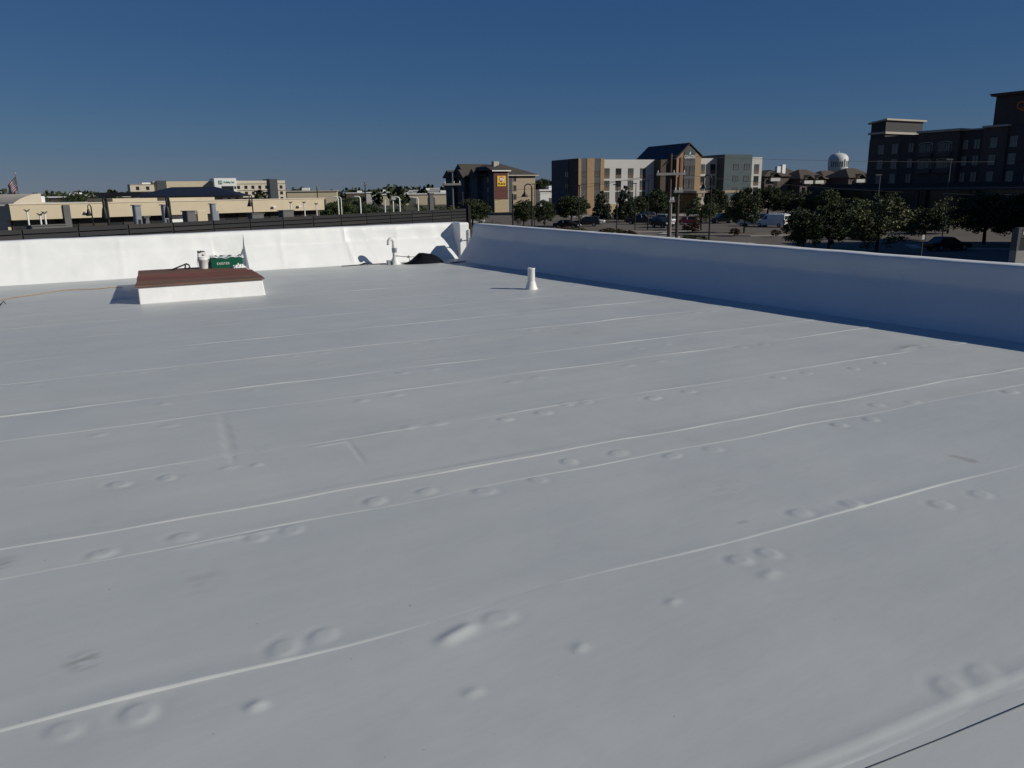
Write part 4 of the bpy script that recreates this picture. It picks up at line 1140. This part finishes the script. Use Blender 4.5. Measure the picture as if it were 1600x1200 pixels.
car("dark car in shade under the trees by the monument sign", 46.45, 84.0, R(10), 'sedan', P_black)

# ------------------------------------------------------------------ poles, lamps, wires
def gooseneck(label, x, y, top, rz, pr=.055, loop=.26, shade=.26, group="cone-shaded street lamps"):
    zb = gz(y); t = thing("street_lamp", label, "street lamp", (x, y, zb), rz, group); H = top - zb
    MB().tube([(0, 0, 0), (0, 0, H - loop * .9)], pr, 8).build("post", M_darkmetal, t)
    arc = [(-loop + loop * math.cos(a), 0, H - loop * .9 + loop * .9 * math.sin(a)) for a in [math.pi * i / 12 for i in range(13)]] + [(-2 * loop, 0, H - loop * 2.0)]
    MB().tube(arc, pr * .75, 8).build("arm", M_darkmetal, t)
    MB().lathe([(.05, H - loop * 2.0), (.07, H - loop * 2.0 - .08), (shade, H - loop * 2.0 - .36), (shade * .96, H - loop * 2.0 - .38), (.04, H - loop * 2.0 - .12)], 14, (-2 * loop, 0)).build("shade", M_darkmetal, t)
    MB().lathe([(.15, 0), (.15, .5), (.08, .6)], 12).build("foot", M_darkmetal, t)
    return t
gooseneck("near dark gooseneck lamp right of the timber utility poles", 13.81, 55.0, 2.45, 0)
gooseneck("dark gooseneck lamp before the yellow-sign hotel's beige wall", 1.62, 58.0, 2.05, 0)
gooseneck("thick dark lamp post before the tan fascia, first from left", (-13.56, 27.00, 1.54)[0], 27.0, 1.55, R(100), .05, .15, .11)
gooseneck("thick dark lamp post before the white shop panel, second from left", (-11.46, 27.00, 1.51)[0], 27.0, 1.55, R(100), .05, .15, .11)
gooseneck("slim dark cone lamp left of the first thick lamp post", (-24.01, 46.00, 1.29)[0], 46.0, 1.15, R(75), .035, .12, .15)
gooseneck("slim dark cone lamp before the right part of the tan fascia", (-14.75, 46.00, 1.52)[0], 46.0, 1.55, R(75), .035, .12, .16)

def plain_pole(label, x, y, top, r, material, cat="pole", group=None, name="light_pole", head=True):
    zb = gz(y); t = thing(name, label, cat, (x, y, zb), 0, group)
    MB().cyl((0, 0, 0), (0, 0, top - zb), r * 1.2, r * .85, 8).build("post", material, t)
    if head: MB().box(-.55, .12, -.16, .16, top - zb - .02, top - zb + .12).build("lamp_head", material, t)
    return t
LP = "slim parking lot light poles"
plain_pole("slim light pole before the timber strips of the hotel", 8.27, 95.0, (8.25, 95.00, 2.01)[2], .07, M_darkmetal, group=LP)
plain_pole("slim light pole before the second white window column", 14.76, 110.0, (14.71, 110.00, 2.17)[2], .07, M_darkmetal, group=LP)
plain_pole("slim light pole right of the tallest pointed evergreen", 20.46, 130.0, (20.38, 130.00, 2.44)[2], .07, M_darkmetal, group=LP)
plain_pole("slim light pole at the right edge of the white hotel wing", 22.54, 130.0, (22.43, 130.00, 2.91)[2], .08, M_darkmetal, group=LP)
plain_pole("slim light pole before the left bays of the brick hotel", 43.70, 95.0, (43.37, 95.00, 2.78)[2], .06, M_greycol, group=LP)
plain_pole("slim light pole before the balcony bay of the brick hotel", 46.39, 85.0, (45.84, 85.00, 4.11)[2], .05, M_greycol, group=LP)
plain_pole("slim dark pole left of the dark gooseneck lamp, before the shaded wall strip", 0.23, 58.0, (0.24, 58.00, 1.38)[2], .06, M_darkmetal, group=LP, head=False)
plain_pole("slim dark pole just left of the screen's end post", -2.80, 48.0, (-2.78, 48.00, 1.57)[2], .06, M_darkmetal, group=LP, head=False)
plain_pole("slim pole before the right edge of the beige hotel wall", 4.66, 150.0, (4.69, 150.00, 2.71)[2], .07, M_darkmetal, group=LP)

def utility_pole(label, x, y, top, arms, r=.15, material=M_wood_pole):
    zb = gz(y); t = thing("utility_pole", label, "utility pole", (x, y, zb), 0, "utility poles"); H = top - zb
    MB().cyl((0, 0, 0), (0, 0, H), r * 1.15, r * .85, 10).build("post", material, t)
    for (z, a, b) in arms:
        o = MB().box(a, b, -r - .14, -r, z - zb - .10, z - zb + .10).build("crossarm", M_concrete, t)
        for q in (a + .12, b - .12, (a * .4 + b * .6)):
            MB().cyl((q, -r - .07, z - zb + .10), (q, -r - .07, z - zb + .32), .045, .03, 8).build("insulator", M_white, o)
    return t
utility_pole("taller timber utility pole with a long crossarm before the hotel tower", 13.99, 70.0, (13.95, 70.00, 4.52)[2], [((13.90, 70.00, 2.82)[2], -1.25, 1.25)], .135)
utility_pole("shorter timber utility pole right of the taller one", 13.87, 66.0, (13.79, 66.00, 2.54)[2], [((13.83, 66.00, 1.37)[2], -.4, .35)], .14)
utility_pole("slim pale utility pole between the two timber poles' feet", 13.34, 66.0, (13.28, 66.00, 0.76)[2], [((13.28, 66.00, 0.61)[2], -.22, .25)], .07, M_concrete)
utility_pole("utility pole with a crossarm left of the yellow-sign hotel", -5.63, 80.0, (-5.53, 80.00, 3.40)[2], [((-5.57, 80.00, 2.30)[2], -.85, .85)], .10, M_greycol)
utility_pole("far dark utility pole above the white warehouses", -42.94, 240.0, (-42.56, 240.00, 4.60)[2], [((-42.60, 240.00, 4.05)[2], -.9, .9)], .16, M_darkmetal)
utility_pole("far dark utility pole above the pale block right of the cream hotel", -62.08, 260.0, (-61.65, 260.00, 3.86)[2], [((-61.70, 260.00, 3.26)[2], -.9, .9)], .16, M_darkmetal)
def wire(label, a, b, sag, r=.018):
    pts = []
    for i in range(25):
        s = i / 24; pts.append((a[0] + (b[0]-a[0])*s, a[1] + (b[1]-a[1])*s, a[2] + (b[2]-a[2])*s - sag * 4 * s * (1 - s)))
    x = MB(); x.tube(pts, r, 5); tag(x.build("power_line", M_darkmetal), label, "power line", "power lines from the timber utility poles")
PT = (13.95, 70.00, 4.36); PA = (13.01, 70.00, 2.83); PB_ = (14.90, 70.00, 2.75)
wire("top power line running right towards the brick hotel", PT, (62.93, 88.00, 4.00), .35, .014)
wire("power line from the crossarm's left end running left past the hotel", PA, (-23.67, 190.00, -1.01), 1.0, .016)
wire("power line from the crossarm's right end running right below the hotel tower", PB_, (86.56, 120.00, 0.25), .9, .012)
wire("power line from the crossarm's right end running left over the white wing", PB_, (-28.51, 230.00, 1.65), .8, .016)

# white bent lamp posts beyond the screen
BL = "white bent lamp posts beyond the slatted screen"
for (x, y, top, arm, lab) in (
    (-16.65, 78.0, 1.23, 0.5, "white bent lamp post touching the tan retail building's end"),
    (-20.56, 98.0, 1.13, 0.5, "white bent lamp post second from the tan building's end"),
    (-12.27, 66.0, 1.31, 0.45, "tall white bent lamp post left of the far utility pole's foot"),
    (-10.88, 70.0, 0.99, 0, 'straight white post left of the square-headed white post'),
    (-10.16, 70.0, 0.98, -1, 'white post with a square head beyond the screen'),
    (-9.31, 68.0, 1.21, 0.42, 'white bent lamp post right of the square-headed post'),
    (-8.43, 74.0, 1.09, 0.45, 'white bent lamp post left of the thick grey post'),
):
    t = thing("lamp_post", lab, "lamp post", (x, y, gz(y)), 0, BL); H = top - gz(y)
    if arm > 0: MB().tube([(0, 0, 0), (0, 0, H - .15), (-.06, 0, H - .04), (-.16, 0, H), (-arm, 0, H)], .055, 8).build("post", M_white, t)
    else: MB().tube([(0, 0, 0), (0, 0, H)], .055, 8).build("post", M_white, t)
    if arm < 0: MB().box(-.1, .2, -.12, .12, H, H + .28).build("head", M_white, t)
t = thing("post", "thick grey post standing right of the white bent lamp posts", "post", (-5.48, 56.0, gz(56)), .5)
MB().box(-.14, .14, -.14, .14, 0, 6.62).build("shaft", M_greycol, t); MB().box(-.18, .18, -.18, .18, 6.62, 6.72).build("cap", M_greycol, t)
# small white fork-headed vents on the dark roof at far left and right
FV = "small fork-headed vents on the dark roof"
for (x, y, top, lab) in (
    (-19.88, 33.0, 1.13, 'fork-headed roof vent at far left, first of three'),
    (-19.37, 33.0, 0.97, 'fork-headed roof vent at far left, middle of three'),
    (-19.17, 33.0, 1.04, 'fork-headed roof vent at far left, third of three'),
    (-13.09, 48.0, 1.15, 'fork-headed vent near the tan fascia end, first of three'),
    (-12.29, 48.0, 1.14, 'fork-headed vent near the tan fascia end, middle of three'),
    (-11.57, 48.0, 1.05, 'fork-headed vent near the tan fascia end, third of three'),
):
    t = thing("roof_vent", lab, "vent", (x, y, .1), ang, FV)
    MB().cyl((0, 0, 0), (0, 0, top - .1 - .08), .035, .035, 8).build("pipe", M_pvc, t)
    MB().prism_y([(-.12, top - .10), (-.02, top - .2), (.02, top - .2), (.12, top - .10), (0, top - .15)], -.05, .05).build("fork_head", M_greycol, t)

# flag
fx, fy = -45.70, 75.0
fp = thing("flag_pole", "flag pole at far left with its striped flag", "flag pole", (fx, fy, gz(fy)))
ftop = 3.72 - gz(fy)
MB().cyl((0, 0, 0), (0, 0, ftop), .06, .03, 8).build("post", M_greycol, fp)
MB().lathe([(.001, ftop), (.07, ftop + .05), (.05, ftop + .11), (.001, ftop + .13)], 10).build("finial", M_yellow, fp)
def flag_grid(i0, i1, j0, j1, NI=26, NJ=26):
    vs = []; fs = []
    for j in range(j0, j1 + 1):
        for i in range(i0, i1 + 1):
            a = i / NI; b = j / NJ
            vs.append((-.03 - .92 * a + .05 * math.sin(7 * b), .10 * math.sin(7 * a + 2 * b) * a, ftop - .25 - 1.15 * b - .75 * a + .06 * math.sin(6 * a)))
    w_ = i1 - i0 + 1
    for j in range(j1 - j0):
        for i in range(i1 - i0):
            q = j * w_ + i; fs.append((q, q + 1, q + w_ + 1, q + w_))
    b = MB(); b.add(vs, fs, True); return b
M_flagred = mat("flag red", (0.32, 0.02, 0.03), .8, .1, 4); M_flagwhite = mat("flag white", (0.62, 0.62, 0.62), .8, .05, 4); M_flagblue = mat("flag blue", (0.02, 0.03, 0.12), .8, .1, 4)
fl = thing("flag", "striped red and white flag with a blue canton on the pole", "flag", (fx, fy, gz(fy)))
for k in range(13):
    flag_grid(11 if k < 7 else 0, 26, 2 * k, 2 * k + 2).build("stripe", M_flagred if k % 2 == 0 else M_flagwhite, fl)
cn_ = flag_grid(0, 11, 0, 14).build("canton", M_flagblue, fl)
for r_ in range(5):
    for c_ in range(6):
        i = 1.2 + c_ * 1.65; j = 1.5 + r_ * 2.6; a = i / 26; b = j / 26
        MB().box(-.02, .02, -.03, .03, -.02, .02).build("star", M_flagwhite, cn_, (-.03 - .92 * a + .05 * math.sin(7 * b), .10 * math.sin(7 * a + 2 * b) * a, ftop - .25 - 1.15 * b - .75 * a + .06 * math.sin(6 * a)))

# ------------------------------------------------------------------ monument sign, small signs
ms = thing("monument_sign", "dark monument sign on a pale stone base at the right edge", "sign", (33.41, 52.0, gz(52)), R(8))
H0 = 3.99; H1 = 2.50
MB().box(0, 3.2, 0, .6, 0, H1).build("base", M_concrete, ms)
MB().box(-.02, .16, .02, .58, H1, H0).build("frame_post", M_greycol, ms); MB().box(3.04, 3.2, .02, .58, H1, H0).build("frame_post", M_greycol, ms)
o = MB().box(.16, 3.04, .06, .54, H1, H0 - .7).build("lower_panel", M_slat, ms)
o = MB().box(.16, 3.04, .06, .54, H0 - .66, H0 - .12).build("name_panel", M_slate, ms)
MB().box(-.02, 3.2, .03, .57, H0 - .12, H0).build("cap", M_greycol, ms)
text("lettering", "Bo", .24, M_white, ms, (.47, .05, H0 - .36), (R(90), 0, 0), bold=.02)
t = thing("sign_post", "small white sign on a thin post over the shaded parapet", "sign", (25.05, 48.0, gz(48)))
hs = 3.87
MB().cyl((0, 0, 0), (0, 0, hs), .025, .025, 8).build("post", M_greycol, t); MB().box(-.08, .08, -.04, -.028, hs - .28, hs).build("plate", M_white, t)

# ------------------------------------------------------------------ water tower
wt = thing("water_tower", "white domed water tower on the skyline left of the brick hotel", "water tower", (365.82, 900.0, -4.4))
zc = 26.01
M_wt = mat("water tower paint", (0.62, 0.62, 0.60), .6, .05, .1)
MB().lathe([(4.5, 0), (4.2, zc - 9), (8.5, zc - 4.5), (10.3, zc - 2), (10.6, zc + 1), (10.6, zc + 9), (9.6, zc + 12), (7.0, zc + 14.3), (3, zc + 15.6), (.01, zc + 15.9)], 40).build("tank", M_wt, wt)
MB().cyl((0, 0, zc + 15.8), (0, 0, zc + 18.0), .5, .25, 8).build("vent", M_wt, wt)
for k in range(10):
    a = R(-150 + 13 * k); 
    MB().cyl((10.55 * math.cos(a), 10.55 * math.sin(a), zc + .8), (10.62 * math.cos(a), 10.62 * math.sin(a), zc + (6.5 if k % 3 else 8.6)), .55, .55, 6).build("lettering_stroke", M_greycol, wt)

# ------------------------------------------------------------------ townhouses on the rise, far roofs
def house(label, x, y, rz, w, d, hw, hr, wallm, gables, chim, group="brown-roofed townhouses left of the brick hotel", name="townhouse", cat="house"):
    t = thing(name, label, cat, (x, y, gz(y)), rz, group)
    MB().box(0, w, 0, d, 0, hw).build("wall", wallm, t)
    hip(0, w, 0, d, hw, hr, min(w, d) * .45, .7, .25).build("roof", M_shingle2, t)
    for (gx, gw) in gables:
        MB().box(gx, gx + gw, -1.1, 0, hw - 1.7, hw - .5).build("white_balcony", M_offwhite, t)
        r = MB(); r.prism_y([(gx - .4, hw - .1), (gx + gw / 2, hw + 1.3), (gx + gw + .4, hw - .1), (gx + gw + .4, hw + .1), (gx + gw / 2, hw + 1.5), (gx - .4, hw + .1)], -1.6, 4); r.build("gable_roof", M_shingle2, t)
        window(t, -1.1, gx + gw / 2, hw - 2.9, 1.6, 1.5, M_windark, M_frame)
    for cx in chim: MB().box(cx, cx + 1.6, 2, 3.4, hw, hr + 1.2).build("chimney", M_white, t)
    for k in range(int(w // 5)): window(t, 0, 2.5 + 5 * k, hw * .45, 1.6, 1.6, M_windark, M_frame)
    return t
house('townhouse nearest the timber-clad hotel, with a white chimney', 95.03, 300.0, R(20), 11.0, 12, 9.82, 12.35, M_brick2, [(2, 4.2)], [7])
house('townhouse with a white chimney behind the low dark wing', 103.41, 305.0, R(25), 12.0, 12, 9.33, 13.06, M_brick2, [(7, 4.2)], [1.5])
house('townhouse with a wide white gable, third from the hotel', 108.40, 300.0, R(25), 13.0, 12, 8.72, 12.40, M_brick2, [(1.0, 4.2), (6.5, 4.2)], [])
house('townhouse right below the water tower', 121.40, 310.0, R(30), 15.0, 12, 8.68, 12.01, M_brick2, [(4, 4.2)], [])
house('townhouse nearest the brick hotel', 126.32, 300.0, R(25), 14.0, 12, 8.94, 12.62, M_brick2, [(3, 4.2), (8, 4.2)], [])

def shed(label, x, y, rz, w, d, h, wallm, roofm, cat="warehouse", name="warehouse", group="low pale buildings towards the horizon"):
    t = thing(name, label, cat, (x, y, gz(y)), rz, group)
    MB().box(0, w, 0, d, 0, h).build("wall", wallm, t); MB().box(-.4, w + .4, -.4, d + .4, h, h + .5).build("roof", roofm, t)
    for k in range(max(2, int(w // 9))): MB().box(3 + 9 * k, 6.5 + 9 * k, -.06, 0, 0, min(3.6, h * .7)).build("loading_door", M_greycol, t)
    MB().box(w * .3, w * .3 + 3, 2, 5, h + .5, h + 1.6).build("roof_unit", M_white, t)
    return t
shed('pale flat-roofed block just right of the cream hotel', -91.26, 330.0, R(10), 20, 12, 6.76, M_tan, M_cornice)
shed('white-roofed warehouse right of the far utility pole', -74.77, 420.0, R(12), 24, 16, 5.90, M_offwhite, M_white)
shed('long pale warehouse over the square-headed white post', -59.79, 380.0, R(8), 30, 14, 4.88, M_tan, M_white)
shed('white-roofed warehouse above the thick grey post', -64.46, 520.0, R(10), 34, 18, 6.82, M_offwhite, M_white)
shed('white-roofed warehouse at the left foot of the crossarm pole', -44.33, 450.0, R(10), 20, 16, 5.10, M_tan2, M_white)
shed('pale warehouse touching the left edge of the yellow-sign hotel', -56.94, 560.0, R(10), 34, 18, 8.05, M_tan, M_white)
shed('small white building in the gap between the two hotels', 9.97, 260.0, R(15), 12, 10, 5.79, M_white, M_white)
shed('small white-roofed shed left of the far utility pole', -101.33, 500.0, R(10), 22, 14, 5.76, M_brownpanel, M_white)
shed('white low building at the left edge of view', -91.81, 140.0, R(5), 17, 10, 5.14, M_white, M_white)
shed('brown block with a white roof edge over the arched parapet', -150.73, 260.0, R(10), 24, 12, 5.76, M_brownpanel, M_white)
shed('grey-green shed between the arched parapet and the dark tree', -182.93, 330.0, R(10), 24, 12, 5.21, M_teal, M_greycol)

# unseen building added past the right edge to shade the lot by the sign
nbd = thing("unseen_shade_building", "unseen brown building added past the right edge to shade the lot", "building", (62.0, 30.0, -5.2), R(0))
wall(nbd, 0, 16, 0, 60, 0, 15.2, M_brick2); wall(nbd, -.3, 16.3, -.3, 60.3, 15.2, 15.6, M_cornice, "cornice")
for k in range(8):
    for zz in (3.2, 7.6, 12.0):
        o = window(nbd, 0, 0, 0, 2.2, 2.0, M_windark, M_frame); o.rotation_euler = (0, 0, R(-90)); o.location = (-.005, 3.5 + 5.4 * k, zz)
